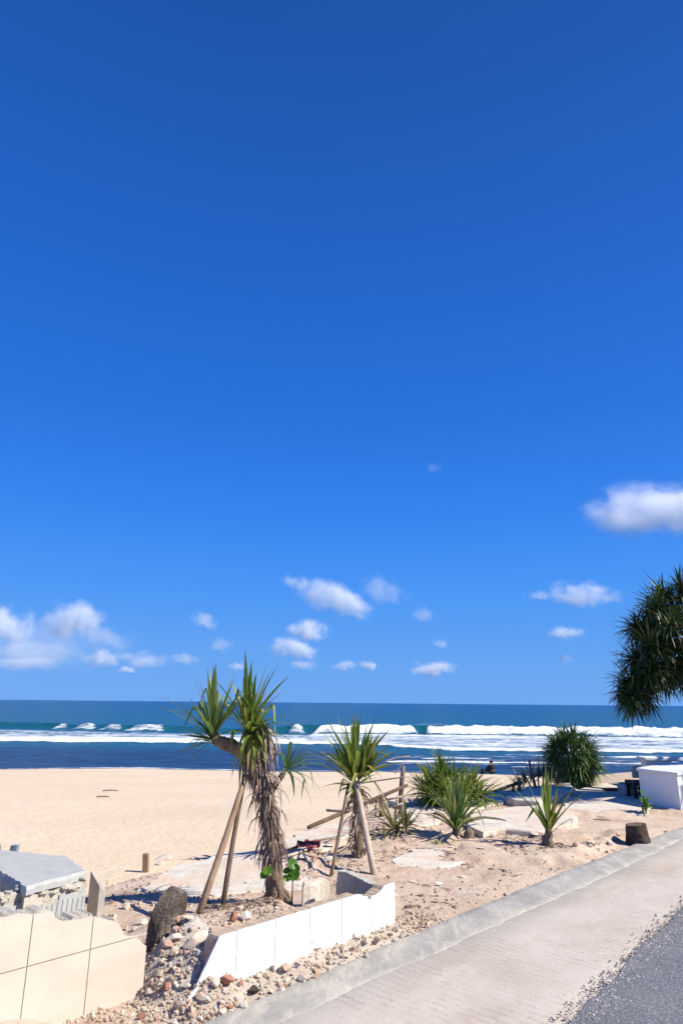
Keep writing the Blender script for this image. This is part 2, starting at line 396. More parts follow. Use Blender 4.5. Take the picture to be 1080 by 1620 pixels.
def fixn(o, bev=0.0):
    bm = bmesh.new(); bm.from_mesh(o.data); bmesh.ops.recalc_face_normals(bm, faces=bm.faces[:])
    bm.to_mesh(o.data); bm.free()
    if bev:
        m = o.modifiers.new('bevel', 'BEVEL'); m.width = bev; m.segments = 2; m.limit_method = 'ANGLE'
    return o
def ccw(P):
    a = sum(P[i][0] * P[(i + 1) % len(P)][1] - P[(i + 1) % len(P)][0] * P[i][1] for i in range(len(P)))
    return P if a > 0 else P[::-1]
def box(mb, c, sx, sy, sz, az=0.0, tilt=None):
    vs = []; R = Matrix.Rotation(az, 3, 'Z')
    if tilt is not None: R = R @ tilt
    for x in (-1, 1):
        for y in (-1, 1):
            for z in (-1, 1): vs.append(Vector(c) + R @ Vector((x * sx / 2, y * sy / 2, z * sz / 2)))
    mb.add(vs, [(0, 1, 3, 2), (4, 6, 7, 5), (0, 4, 5, 1), (2, 3, 7, 6), (0, 2, 6, 4), (1, 5, 7, 3)]); return mb
def wallshape(mb, P, prof, thick, back=0.0, cap=0.0):
    """outline (along, height) on the upright plane through P, given thickness away from the road"""
    n = len(prof); vs = []
    for k in (back, back + thick):
        for a, z in prof: vs.append(P + D * a - NR * k + Vector((0, 0, z - P.z)) + (Vector((0, 0, 0))))
    fs = [tuple(range(n)), tuple(reversed(range(n, 2 * n)))]
    for i in range(n): fs.append((i, i + n, (i + 1) % n + n, (i + 1) % n))
    mb.add(vs, fs); return mb

# ------------------------------------------------------------------ world and sun
SUN_AZ, SUN_EL = math.radians(103), math.radians(42)       # clockwise from +Y
sd = Vector((math.sin(SUN_AZ) * math.cos(SUN_EL), math.cos(SUN_AZ) * math.cos(SUN_EL), math.sin(SUN_EL)))
w = bpy.data.worlds.new('World'); sc.world = w; w.use_nodes = True; nt = w.node_tree
bg = nt.nodes['Background']; sky = nt.nodes.new('ShaderNodeTexSky'); sky.sky_type = 'NISHITA'; sky.sun_disc = False
sky.sun_elevation = SUN_EL; sky.sun_rotation = SUN_AZ; sky.altitude = 0; sky.air_density = 1.0; sky.dust_density = .2; sky.ozone_density = 1.5
# the clear tropical sky: the physical sky pulled towards the measured colours by height above the horizon
gen = nt.nodes.new('ShaderNodeTexCoord').outputs['Generated']; sx = nt.nodes.new('ShaderNodeSeparateXYZ'); lk(nt, gen, sx.inputs[0])
BGS = .12
skr = ramp(nt, sx.outputs[2], [(0, srgb(90, 160, 240)), (.06, srgb(83, 156, 241)), (.16, srgb(62, 146, 245)), (.27, srgb(40, 129, 238)), (.40, srgb(28, 113, 222)), (.58, srgb(22, 99, 202)), (.80, srgb(18, 82, 172)), (1, srgb(14, 68, 145))])
vs_ = nt.nodes.new('ShaderNodeVectorMath'); vs_.operation = 'SCALE'; lk(nt, skr, vs_.inputs[0]); vs_.inputs['Scale'].default_value = 1 / BGS / 2 ** EXPOSURE
lk(nt, mix(nt, .94, sky.outputs[0], vs_.outputs[0]), bg.inputs['Color']); bg.inputs['Strength'].default_value = BGS
sl = bpy.data.lights.new('sun', 'SUN'); sl.energy = 4.7; sl.angle = math.radians(.5); sl.color = (1, .955, .83)
so = bpy.data.objects.new('sun', sl); C.objects.link(so); so.rotation_euler = sd.to_track_quat('Z', 'Y').to_euler(); so.location = (5, -5, 12)

# ------------------------------------------------------------------ land
EDGE = [Vector(p) for p in ((-14, -2.5), (-6, 3.2), (-3.4, 5.6), (-2.24, 6.71), (-1.68, 7.56), (-.88, 8.64), (-.31, 9.72), (.5, 11.6), (1.22, 13.06), (2.87, 13.9), (4.68, 15.4), (7.6, 17.9), (12, 20), (30, 26), (70, 40))]
def edge_dist(x, y):
    p = Vector((x, y)); best, sg = 1e9, 1
    for a, b in zip(EDGE, EDGE[1:]):
        ab = b - a; t = max(0, min(1, (p - a).dot(ab) / ab.dot(ab))); q = p - (a + ab * t); l = q.length
        if l < best: best = l; sg = 1 if (ab.x * q.y - ab.y * q.x) > 0 else -1
    return best * sg
def shore(x): return 46 + 1.1 * math.sin(x * .09 + 2.6) + .5 * math.sin(x * .31) - .00012 * x * x * 8
def sandz(x, y):
    z = -2.8 + .0735 * (shore(max(-70, min(70, x))) - y)
    if z > -.10: z = -.10 - .0
    if y > 46: z = max(z, -6)
    return z + .035 * mn.noise((x * .35, y * .35, 1)) * (1 if y > 9 else .3)
P0 = G(625, 1474)
RIDGE = (G(908, 1352).to_2d(), G(992, 1322).to_2d())
def sm(a, b, t):
    t = max(0, min(1, (t - a) / (b - a))); return t * t * (3 - 2 * t)
def wl(x, y):
    q = Vector((x, y, 0)) - P0; return q.dot(D), -q.dot(NR)     # along the white wall, behind it
def dirtz(x, y, fine=True):
    a, bk = wl(x, y)
    z = .018 * mn.noise((x * 1.1, y * 1.1, 3)) + .012 * mn.noise((x * 3.1, y * 3.1, 5))
    if fine: z += .008 * mn.noise((x * 9, y * 9, 7)) + .005 * mn.noise((x * 21, y * 21, 9))
    grey = 0
    if y < 9:
        # soil and rubble banked up behind the white wall
        k = sm(-2.0, -1.2, a) * sm(.02, -.55, a) * sm(-.0, .15, bk) * sm(1.6, .6, bk)
        z += .17 * k * (1 + .35 * mn.noise((x * 5, y * 5, 2)))
        # heap where both walls are broken off
        dx, dy = a + 1.60, bk - .30
        r = math.sqrt((dx / .34) ** 2 + (dy / .46) ** 2); k = sm(1.1, .15, r)
        cut = max(sm(-1.95, -1.84, a), sm(.50, .62, bk))
        z += .16 * k * cut * (1 + .45 * mn.noise((x * 5, y * 5, 12)) + .35 * mn.noise((x * 13, y * 13, 2)) + .2 * mn.noise((x * 31, y * 31, 2)))
        grey = max(grey, sm(1.3, .6, r))
        # strip along the foot of the wall
        k = sm(-1.98, -1.8, a) * sm(.12, -.05, a) * sm(-.34, -.12, bk) * sm(.05, .0, bk)
        z += .055 * k * (1 + .6 * mn.noise((x * 8, y * 8, 4))); grey = max(grey, .6 * k)
        # made ground round the broken block
        k = sm(-2.3, -2.6, a) * sm(.1, .4, bk); z += .12 * k * sm(2.4, 1.2, bk); grey = max(grey, .8 * k)
    kx = (x - .68) * NR.x + (y - 5.46) * NR.y; zb = z
    if x > -.5 and 6.5 < y < 13:
        k = sm(.05, .45, mn.noise((x * 1.6, y * 1.6, 15)) + .4 * mn.noise((x * 5, y * 5, 15))); z += .05 * k * sm(6.5, 7.5, y)
        q = Vector((x, y)); pa, pb = RIDGE; ab = pb - pa; t = max(0, min(1, (q - pa).dot(ab) / ab.dot(ab))); dd = (q - (pa + ab * t)).length
        z += .07 * sm(.22, .03, dd) * (1 + .5 * mn.noise((x * 7, y * 7, 2)))
        z = zb + (z - zb) * sm(-.10, -.35, kx)
    z -= .012 * sm(-.2, -.02, kx)
    e = edge_dist(x, y) + .35 * mn.noise((x * .9, y * .9, 8)) + .15 * mn.noise((x * 3.3, y * 3.3, 8))
    z -= 1.3 * sm(-.15, 1.1, e) + .05 * sm(-.8, 0, e)
    kx = (x - .68) * NR.x + (y - 5.46) * NR.y
    z -= .25 * sm(.35, .6, kx)
    return z, grey
def gz(x, y): return max(dirtz(x, y)[0], sandz(x, y))
def grid(name, xs, ys, fn, mt, attrs=()):
    nx, ny = len(xs), len(ys); vs = []; at = {k: [] for k in attrs}
    for y in ys:
        for x in xs:
            r = fn(float(x), float(y)); vs.append((x, y, r[0]))
            for k, q in zip(attrs, r[1:]): at[k].append(q)
    fs = [(j * nx + i, j * nx + i + 1, (j + 1) * nx + i + 1, (j + 1) * nx + i) for j in range(ny - 1) for i in range(nx - 1)]
    mb = MB(); mb.v = vs; mb.f = fs; mb.a = at
    o = mb.build(name, mt, smooth=True); tag(o, kind='structure'); return o
def spans(*seg):
    out = []
    for a, b, n in seg: out += list(np.linspace(a, b, n, endpoint=False))
    return out + [seg[-1][1]]
grid('dirt_ground', spans((-14, -4.5, 30), (-4.5, -2.8, 26), (-2.8, 3.5, 150), (3.5, 10, 110), (10, 24, 50)),
     spans((-3, 3, 24), (3, 9, 140), (9, 17, 110), (17, 24, 30)), dirtz, 'dirt', ('grey',))
def sandfn(x, y):
    return sandz(x, y), sm(1.3, .2, shore(max(-70, min(70, x))) - y + .3 * mn.noise((x * .3, y * .3, 0)))
grid('sand_beach', spans((-30000, -300, 8), (-300, -70, 12), (-70, -8, 80), (-8, 14, 110), (14, 80, 80), (80, 300, 12), (300, 30000, 8)),
     spans((-2000, -40, 6), (-40, 5, 20), (5, 25, 100), (25, 52, 80), (52, 120, 10)), sandfn, 'sand', ('wet',))

# ------------------------------------------------------------------ sea
def frac_noise(x, y, s): return mn.noise((x * s, y * s, 21))
BROKEN = [(-2.9, 10.9), (14.0, 75), (-45.2, -44.2), (-41.7, -39.0), (-37.0, -34.6), (-32.4, -27.7), (-7.0, -5.8)]
def seafn(x, y):
    X = max(-75, min(75, x))
    yb = 106 - .10 * X + 1.6 * math.sin(X * .07) + .0009 * X * X
    near = 1 if y < 145 else 0
    z = -2.8; foam = teal = 0.0
    reef = sm(72, 62, y) if X < 0 else sm(66, 56, y)
    d = y - yb                                      # < 0 on the shore side
    if abs(d) < 25 and abs(x) < 76:
        br = 0.0
        for a, b in BROKEN:
            j = .5 * mn.noise((y * .3, a, 0)); st_ = 1 if b - a > 6 else .62 + .6 * mn.noise((a * 1.7, 4, 4)); br = max(br, st_ * sm(a - .5 + j + .35 * max(d, -3), a + .7 + j + .35 * max(d, -3), X) * sm(b + .5 + j - .3 * max(d, -3), b - .7 + j - .3 * max(d, -3), X))
        H = 1.15 + .25 * mn.noise((X * .06, 3, 1)) + .12 * mn.noise((X * .2, 8, 1)) - (.35 if X < -15 else 0) + .17 * mn.noise((X * .5, 9, 1)) + .06 * mn.noise((X * 1.7, 9, 1))
        H *= 1 - .30 * sm(-29, -25, X) * sm(-7, -9, X)
        if d > 0: s = math.exp(-(d / 6.5) ** 2)
        else: s = math.exp(-(d / (2.6 - 1.1 * (1 - br))) ** 2)
        z += H * s
        if br > 0 and -4.5 < d < 1.2:
            k = br * sm(-5.2, -2.0, d) * sm(1.3, .2, d)
            z += k * (.42 * mn.noise((x * .4, y * .4, 4)) + .22 * mn.noise((x * 1.3, y * 1.3, 4)) + .14 * mn.noise((x * 3.1, y * 3.1, 4))) * (1 if X > -8 else .45)
            foam = max(foam, (1.12 + .25 * mn.noise((x * .8, y * .8, 6)) if X > -8 else .98 + .5 * mn.noise((x * .9, y * 1.2, 6))) * k)
        teal = max(teal, (1 - br) * sm(-4.5, -1.5, d) * sm(3, .0, d) * (.42 + .3 * mn.noise((X * .15, 2, 2))))
        if X < -8: teal = max(teal, .22 * sm(8, 0, d) * sm(-9, -3, d))
    # white water running in from the breaker
    if y < yb and abs(x) < 90:
        yf = (75.5 if X < 0 else 75.5 - 8.5 * sm(0, 14, X)) + 1.2 * mn.noise((X * .12, 5, 0)) + .5 * mn.noise((X * .6, 5, 0))
        yf2 = yb - 4.6
        q = sm(yf - .4, yf + .5, y)
        if X < -4: f = (1.15 - .58 * sm(yf + 3, yf + 16, y)) * sm(yf2 + 1, yf2 - 7, y)
        else: f = (.62 + .70 * sm(yf + 5, yf + .5, y) + .10 * sm(yf2 - 8, yf2 - 2, y)) * sm(yf2 + .8, yf2 - .8, y)
        foam = max(foam, q * f); z += q * .18 * sm(yf + 9, yf, y)
        reef = reef * (1 - .5 * q)
        # thin runners on the reef flat
        for yy, xa, xb, st in ((58.5, 6, 14, .85), (55.0, 3.0, 26, 1.0), (63, 14, 22, .7), (51.2, 12, 19, .8), (62.5, 22, 60, 1.15)):
            yl = yy + .9 * mn.noise((X * .22, yy, 0)) + .3 * mn.noise((X * .9, yy, 0))
            foam = max(foam, st * sm(1.0, .15, abs(y - yl)) * sm(xa, xa + 1.5, X) * sm(xb, xb - 2, X))
        ys = shore(X); foam = max(foam, .55 * sm(.55, .1, abs(y - ys - .35)))
        if X > 2: foam = max(foam, .36 * sm(50, 54, y) * sm(66, 60, y) * sm(2, 6, X))
    if near and abs(x) < 90:
        z += .06 * mn.noise((x * .3, y * .55, 2)) + .03 * mn.noise((x * .9, y * 1.6, 2))
    if y > 108 and y < 900 and abs(x) < 400:      # scattered whitecaps further out
        n = mn.noise((x * .06, y * .05, 33)); foam = max(foam, .5 * sm(.56, .7, n))
    z -= 2.0 * sm(shore(X) - .8, shore(X) - 4, y)
    return z, foam, reef, teal, sm(100, 600, y)
ys = spans((38, 44, 8), (44, 70, 90), (70, 96, 100), (96, 118, 110), (118, 150, 40)) + list(np.geomspace(152, 60000, 50))
xs = spans((-60000, -400, 8), (-400, -80, 10), (-80, -60, 20), (-60, 62, 300), (62, 90, 20), (90, 400, 10), (400, 60000, 8))
grid('sea', xs, ys, seafn, 'sea_water', ('foam', 'reef', 'teal', 'far'))

# ------------------------------------------------------------------ road, kerb strip
KU = [Vector((-.63, 3.98)), Vector((.68, 5.46)), Vector((2.4, 7.34)), Vector((4.68, 9.69))]
KL = [Vector((-.11, 4.13)), Vector((.6, 4.89)), Vector((2.76, 7.17)), Vector((4.24, 8.83))]
AS = [Vector((1.21, 3.96)), Vector((2.09, 5.09)), Vector((2.90, 6.07))]
d2 = Vector((D.x, D.y))
def extend(L, a=14, b=90): return [L[0] - d2 * a] + L + [L[-1] + d2 * b]
def resample(L, st):
    out = []
    for a, b in zip(L, L[1:]):
        n = max(1, int((b - a).length / st)); out += [a.lerp(b, k / n) for k in range(n)]
    return out + [L[-1]]
def strip(name, A_, B_, z, mt, na=.0, nb=.0, drop=.12):
    """a strip between two edges; edges wander a little and turn down"""
    mb = MB(); n = max(len(A_), len(B_)); vs = []
    for i in range(n):
        a, b = A_[i], B_[i]
        wa = na * (mn.noise((a.x * 2.3, a.y * 2.3, 4)) + .6 * mn.noise((a.x * 8, a.y * 8, 4)) + .4 * mn.noise((a.x * 25, a.y * 25, 4)) + .5 * mn.noise((a.x * 1.1, a.y * 1.1, 14)))
        wb = nb * (mn.noise((b.x * 2.3, b.y * 2.3, 6)) + .6 * mn.noise((b.x * 8, b.y * 8, 6)) + .4 * mn.noise((b.x * 25, b.y * 25, 6)))
        u = (b - a).normalized(); a = a + u * wa; b = b + u * wb
        vs += [(a.x, a.y, z - drop), (a.x, a.y, z - .006), (a.x + u.x * .01, a.y + u.y * .01, z)]
        for k in range(1, 4):
            q = a.lerp(b, k / 4); vs.append((q.x, q.y, z + .004 * mn.noise((q.x * 3, q.y * 3, 1))))
        vs += [(b.x - u.x * .01, b.y - u.y * .01, z), (b.x, b.y, z - .006), (b.x, b.y, z - drop)]
    m_ = 9; fs = [(i * m_ + k, (i + 1) * m_ + k, (i + 1) * m_ + k + 1, i * m_ + k + 1) for i in range(n - 1) for k in range(m_ - 1)]
    mb.add(vs, fs); o = mb.build(name, mt, smooth=True); fixn(o); tag(o, kind='structure'); return o
def pair(L1, L2, n=900):
    def at(L, s):
        T = [0]
        for a, b in zip(L, L[1:]): T.append(T[-1] + (b - a).length)
        s *= T[-1]
        for i in range(len(L) - 1):
            if s <= T[i + 1] + 1e-9: return L[i].lerp(L[i + 1], (s - T[i]) / (T[i + 1] - T[i]))
        return L[-1]
    ss = [(i / (n - 1)) for i in range(n)]
    return [at(L1, s) for s in ss], [at(L2, s) for s in ss]
n2 = Vector((NR.x, NR.y))
ku = extend(KU, 8, 40); 
def proj(L, base):                        # points of L beside each point of base
    out = []
    for p in base:
        best = None
        for a, b in zip(L, L[1:]):
            ab = b - a; den_ = ab.x * n2.y - ab.y * n2.x
            if abs(den_) < 1e-6: continue
            t = ((p.x - a.x) * n2.y - (p.y - a.y) * n2.x) / den_
            if -.001 <= t <= 1.001: best = a + ab * t; break
        out.append(best if best is not None else L[-1])
    return out
base = resample(extend(KU, 6, 36), .045)
L_kl, L_as = proj(extend(KL, 10, 60), base), proj(extend(AS, 12, 60), base)
strip('kerb_strip', base, L_kl, .0305, 'kerb_concrete', .02, .025)
strip('concrete_road', [p - n2 * .02 for p in L_kl], [p + n2 * .12 for p in L_as], .026, 'broomed_concrete')
strip('asphalt_road', L_as, [p + n2 * 9 for p in L_as], .040, 'asphalt', .03, 0)

# ------------------------------------------------------------------ stones
rng = random.Random(4)
def rock_mesh(seed, flat=1.0, sub=3, cuts=11):
    r = random.Random(seed); bm = bmesh.new(); bmesh.ops.create_icosphere(bm, subdivisions=sub, radius=1)
    pl = [(Vector((r.uniform(-1, 1), r.uniform(-1, 1), r.uniform(-1, 1))).normalized(), r.uniform(.35, .72)) for _ in range(cuts)]
    for v in bm.verts:
        for n, d in pl:
            k = v.co.dot(n) - d
            if k > 0: v.co -= n * k * .97
        v.co *= 1 + .07 * mn.noise(v.co * 2 + Vector((seed, 0, 0))) + .05 * mn.noise(v.co * 6 + Vector((seed, 0, 0)))
        v.co.z *= flat
    me = bpy.data.meshes.new('stone'); bm.to_mesh(me); bm.free(); return me
ROCKS = []
for i in range(9):
    me = rock_mesh(i * 7 + 1, .75); me.materials.append(M['stone']); ROCKS.append(me)
def stone(x, y, size, label, group=None, name='stone', mt=None, z=None, sc_=(1, 1, 1), rot=None, cat='stone', sink=.35):
    me = rng.choice(ROCKS)
    if mt: me = me.copy(); me.materials.clear(); me.materials.append(M[mt])
    o = bpy.data.objects.new(name, me); link(o)
    o.location = (x, y, (gz(x, y) if z is None else z) + size * .75 * sc_[2] * (1 - sink))
    o.rotation_euler = rot or (rng.uniform(-.3, .3), rng.uniform(-.3, .3), rng.uniform(0, 6.28))
    o.scale = (size * sc_[0], size * sc_[1], size * sc_[2]); tag(o, label, cat, group); return o
def scatter(n, fn, smin, smax, label, group, **kw):
    placed = []
    for _ in range(n * 12):
        if len(placed) >= n: break
        x, y = fn(); s = smin + (smax - smin) * rng.random() ** 2.2
        if any((x - p[0]) ** 2 + (y - p[1]) ** 2 < ((s + p[2]) * .8) ** 2 for p in placed): continue
        placed.append((x, y, s))
        stone(x, y, s, label, group, sc_=(1, rng.uniform(.6, 1), rng.uniform(.6, 1)), **kw)
def wallzone(a0, a1, b0, b1):
    def f():
        q = P0 + D * rng.uniform(a0, a1) - NR * rng.uniform(b0, b1); return q.x, q.y
    return f
def pxzone(x0, x1, y0, y1, z=0.0):
    def f():
        q = G(rng.uniform(x0, x1), rng.uniform(y0, y1), z); return q.x, q.y
    return f
scatter(84, wallzone(-1.85, .02, -.24, -.03), .014, .042, 'small pale broken stone in the strip along the foot of the white tiled wall', 'rubble stones along the white wall foot')
scatter(66, wallzone(-1.95, -1.60, -.2, .75), .015, .05, 'pale broken stone in the rubble heap between the two tiled walls', 'rubble stones of the heap')
scatter(30, wallzone(-1.7, -.55, .12, .75), .016, .05, 'stone lying in the soil inside the white tiled planter', 'stones inside the planter')
scatter(22, pxzone(128, 235, 1578, 1622), .014, .04, 'white stone at the lower right foot of the cream tiled wall', 'stones at the cream wall foot')
scatter(20, pxzone(165, 262, 1408, 1462, .12), .016, .055, 'white rubble chunk between the grey block and the dark boulder', 'white chunks behind the cream wall')
scatter(16, pxzone(560, 900, 1345, 1470), .008, .022, 'little stone scattered on the sandy dirt beside the kerb strip', 'little stones on the dirt')
scatter(14, pxzone(655, 700, 1298, 1318), .02, .06, 'brownish rubble stone near the root of the green rosette plant', 'stones near the rosette plant')
scatter(12, pxzone(765, 840, 1300, 1330), .015, .05, 'rubble stone below the broken edge of the pale slab', 'stones below the slab edge')
scatter(12, pxzone(905, 1000, 1325, 1352), .016, .05, 'stone in the low ridge leading up to the tree stump', 'stones of the low ridge')
scatter(9, pxzone(255, 420, 1372, 1412), .008, .026, 'little pale stone lying on the floor slab behind the leaning palm', 'stones on the floor slab')
scatter(14, pxzone(450, 540, 1345, 1405, .03), .01, .04, 'rubble stone between the two propped palms', 'stones between the palms')
# single ones that stand out
q = G(358, 1588); stone(q.x, q.y, .062, 'large reddish brick chunk lying by the kerb strip', mt='brick_red', name='brick_chunk', cat='brick', sc_=(1, .75, .9))
q = G(400, 1583); stone(q.x, q.y, .038, 'dark brown stone beside the reddish chunk at the kerb strip', mt='rock_dark', name='stone')
q = G(425, 1520); stone(q.x, q.y, .03, 'brown stone against the foot of the white wall near its middle joint', mt='rock_dark')
q = G(512, 1508); stone(q.x, q.y, .042, 'pointed tan stone before the middle of the white wall', mt='mortar_tan', sc_=(.8, .8, 1.3))
q = G(568, 1484); stone(q.x, q.y, .036, 'dark stone at the foot of the white wall under its notch', mt='rock_dark')
q = G(368, 1452, .2); stone(q.x, q.y, .045, 'orange red brick piece on the soil behind the white wall', mt='brick_red', name='brick_chunk', cat='brick')
q = G(390, 1448, .2); stone(q.x, q.y, .048, 'round cream stone next to the orange red brick piece', mt='dirty_white')
q = G(262, 1592); stone(q.x, q.y, .032, 'red brick bit among white stones right of the cream wall', mt='brick_red', name='brick_chunk', cat='brick')
q = G(224, 1612); stone(q.x, q.y, .03, 'red brick bit at the bottom edge below the cream wall', mt='brick_red', name='brick_chunk', cat='brick')
q = G(312, 1535, .1); stone(q.x, q.y, .10, 'flat grey mortar lump leaning on the broken end of the white wall', mt='concrete', sc_=(1.1, .8, .55), name='mortar_lump', cat='rubble', rot=(.25, -.3, .5))
q = G(318, 1462, .2); stone(q.x, q.y, .085, 'grey rubble lump at the upper left corner of the white wall', mt='concrete_grey', sc_=(1.2, .8, .6), name='mortar_lump', cat='rubble')
q = G(695, 1398); stone(q.x, q.y, .035, 'flat white shard lying on the open dirt', mt='white_tile', name='tile_shard', cat='shard', sc_=(1.5, .7, .22))
q = G(798, 1414); stone(q.x, q.y, .03, 'thin brown husk lying beside the kerb strip', mt='stump_wood', name='husk', cat='husk', sc_=(2.0, .5, .4))
q = G(955, 1298); stone(q.x, q.y, .09, 'yellow brown flat lump on the dirt in front of the shaded slab', mt='mortar_tan', sc_=(1.3, .6, .35), name='mortar_lump', cat='rubble')
q = G(1052, 1316); stone(q.x, q.y, .04, 'dark flat bit lying right of the tree stump', mt='rock_dark', sc_=(1.5, .6, .3))

FRAG = []
for i in range(5):
    me = rock_mesh(100 + i, .22, 3, 14); me.materials.append(M['concrete']); FRAG.append(me)
def fragments(n, fn, smin, smax, label, group):
    for _ in range(n):
        x, y = fn(); sz = rng.uniform(smin, smax); o = link(bpy.data.objects.new('slab_fragment', rng.choice(FRAG)))
        o.location = (x, y, gz(x, y) + sz * .06); o.rotation_euler = (rng.uniform(-.22, .22), rng.uniform(-.22, .22), rng.uniform(0, 6.28)); o.scale = (sz, sz * rng.uniform(.5, .9), sz * rng.uniform(.7, 1.2))
        tag(o, label, 'slab fragment', group)
fragments(16, pxzone(255, 415, 1338, 1372), .05, .17, 'flat broken concrete piece along the beach side edge of the pale floor slab', 'pieces along the floor slab edge')
fragments(12, pxzone(440, 545, 1318, 1375), .05, .15, 'flat broken concrete piece lying between the two propped palms', 'pieces between the propped palms')
fragments(12, pxzone(690, 850, 1298, 1325), .06, .16, 'flat broken concrete piece below the front edge of the cracked slab', 'pieces below the cracked slab')
fragments(7, pxzone(770, 850, 1252, 1272), .08, .2, 'rough concrete piece beside the stone slab at the grey shrub', 'pieces at the grey shrub')
fragments(14, pxzone(560, 900, 1342, 1420), .03, .09, 'flat pale concrete piece lying loose on the open dirt', 'pieces on the open dirt')
scatter(9, pxzone(440, 560, 1335, 1395, .03), .02, .05, 'red brick bit in the rubble between the two propped palms', 'brick bits between the palms', mt='brick_red', name='brick_chunk', cat='brick')
scatter(7, wallzone(-1.9, -1.2, -.22, -.04), .014, .03, 'small red brick bit in the rubble before the left end of the white wall', 'brick bits before the white wall', mt='brick_red', name='brick_chunk', cat='brick')
fragments(6, pxzone(240, 330, 1440, 1560), .04, .09, 'flat mortar piece in the rubble heap between the two tiled walls', 'mortar pieces of the heap')
# gravel nobody could count
def gravel(name, n, zones, smin, smax, mt, label, cat):
    mb = MB(); ico = bmesh.new(); bmesh.ops.create_icosphere(ico, subdivisions=1, radius=1)
    bv = [v.co.copy() for v in ico.verts]; bf = [tuple(v.index for v in f.verts) for f in ico.faces]; ico.free()
    for _ in range(n):
        f, zf = rng.choice(zones); x, y = f(); s = smin + (smax - smin) * rng.random() ** 3; z = zf(x, y)
        R = Matrix.Rotation(rng.uniform(0, 6), 3, Vector((rng.uniform(-1, 1), rng.uniform(-1, 1), rng.uniform(-1, 1))).normalized())
        S = (s, s * rng.uniform(.5, 1), s * rng.uniform(.4, .9))
        mb.add([R @ Vector((v.x * S[0] * rng.uniform(.75, 1.2), v.y * S[1], v.z * S[2])) + Vector((x, y, z + s * .3)) for v in bv], bf)
    o = mb.build(name, mt); tag(o, label, cat, kind='stuff'); return o
GZ = lambda x, y: gz(x, y)
gravel('rubble_gravel', 8000, [(wallzone(-1.9, .1, -.30, 0), GZ), (wallzone(-1.95, -1.6, -.3, .9), GZ), (wallzone(-1.95, -1.6, -.2, .8), GZ), (wallzone(-1.7, -.5, .1, .9), GZ),
        (pxzone(100, 330, 1560, 1622), GZ), (pxzone(170, 430, 1375, 1440), GZ), (pxzone(430, 560, 1320, 1410), GZ), (pxzone(560, 1000, 1330, 1480), GZ), (pxzone(640, 860, 1290, 1330), GZ), (wallzone(.0, .5, -.35, .2), GZ)],
       .003, .019, 'gravel', 'fine crumbled rubble and gravel over the broken terrace', 'gravel')
def asz():
    i = rng.randrange(60, 260); p = L_as[i] + n2 * (rng.gauss(.05, .06)) + d2 * rng.uniform(-.05, .05); return p.x, p.y
gravel('loose_chippings', 15000, [(asz, lambda x, y: .034)], .002, .011, 'asphalt_gravel', 'loose grey chippings along the crumbling asphalt edge', 'gravel')

mb = MB()
LZ = [(pxzone(700, 1000, 1332, 1400), .5), (pxzone(590, 720, 1325, 1360), .7), (pxzone(740, 860, 1298, 1345), 1), (pxzone(440, 570, 1325, 1400, .03), .8), (pxzone(320, 440, 1402, 1440, .12), .7), (pxzone(560, 760, 1350, 1450), .35), (pxzone(850, 900, 1325, 1350), .8)]
for _ in range(1500):
    f, pr = rng.choice(LZ); x, y = f()
    if mn.noise((x * 2.2, y * 2.2, 40)) + .35 * mn.noise((x * 6, y * 6, 40)) < .25 - .35 * pr: continue
    a = rng.uniform(0, 6.28); leaf(mb, (x, y, gz(x, y) + .006), (math.cos(a), math.sin(a), rng.uniform(-.05, .25)), rng.uniform(.03, .13), rng.uniform(.005, .018), .4, 4, rng.random(), rng, twist=rng.uniform(-.6, .6))
o = mb.build('leaf_litter', 'leaf_litter'); tag(o, 'brown dead leaf litter strewn over the dirt', 'leaf litter', kind='stuff')

# ------------------------------------------------------------------ cream tiled wall
CW = G(226, 1577); CW.z = 0
def cw(x, y): return W(x, y, CW)
top = [cw(*p) for p in ((230, 1497), (222, 1488), (215, 1480), (205, 1482), (197, 1480), (193, 1470), (189, 1460), (178, 1457), (168, 1454), (158, 1453), (150, 1449), (138, 1452), (118, 1456), (100, 1458), (90, 1455), (86, 1446), (80, 1439), (68, 1444), (55, 1447), (40, 1446), (30, 1445), (15, 1450), (0, 1452))]
e = empty('tiled_wall', (CW.x, CW.y, 0), 'broken low wall faced with cream tiles, nearest to the viewer at lower left', 'wall')
aL = -2.2
def tile_panel(P, a0, a1, z0, z1, topf, mt, name, par, gap=.0025):
    """one row of tiles cut by the broken outline"""
    pts = [(a0 + gap, z0 + gap), (a1 - gap, z0 + gap)]
    n = 14; up = []
    for k in range(n + 1):
        a = a1 - gap + (a0 - a1 + 2 * gap) * k / n; up.append((a, min(z1 - gap, topf(a))))
    if max(q[1] for q in up) < z0 + .01: return None
    up = [(a, max(z, z0 + .004)) for a, z in up]
    mb = MB(); wallshape(mb, P, pts + up, .012); return mb
def interp(T):
    T = sorted(T)
    def f(a):
        if a <= T[0][0]: return T[0][1]
        for (a0, z0), (a1, z1) in zip(T, T[1:]):
            if a <= a1: return z0 + (z1 - z0) * (a - a0) / max(1e-6, a1 - a0)
        return T[-1][1]
    return f
rng2 = random.Random(8)
extra = [(-1.1, .60), (-1.4, .57), (-1.7, .61), (-2.2, .58)]
cf0 = interp(top + extra)
cf = lambda a: cf0(a) + .004 * mn.noise((a * 60, 0, 0))
a_j = [0.0, -.349, -.684, -1.019, -1.354, -1.69, -2.025]
for row, (z0, z1) in enumerate(((-.03, .311), (.311, .66))):
    for i in range(len(a_j) - 1):
        mb = tile_panel(CW, a_j[i + 1], a_j[i] if i else .0, z0, z1, cf, 'cream_tile', 'tile', e)
        if mb:
            o = mb.build('tile', 'cream_tile', e); fixn(o)
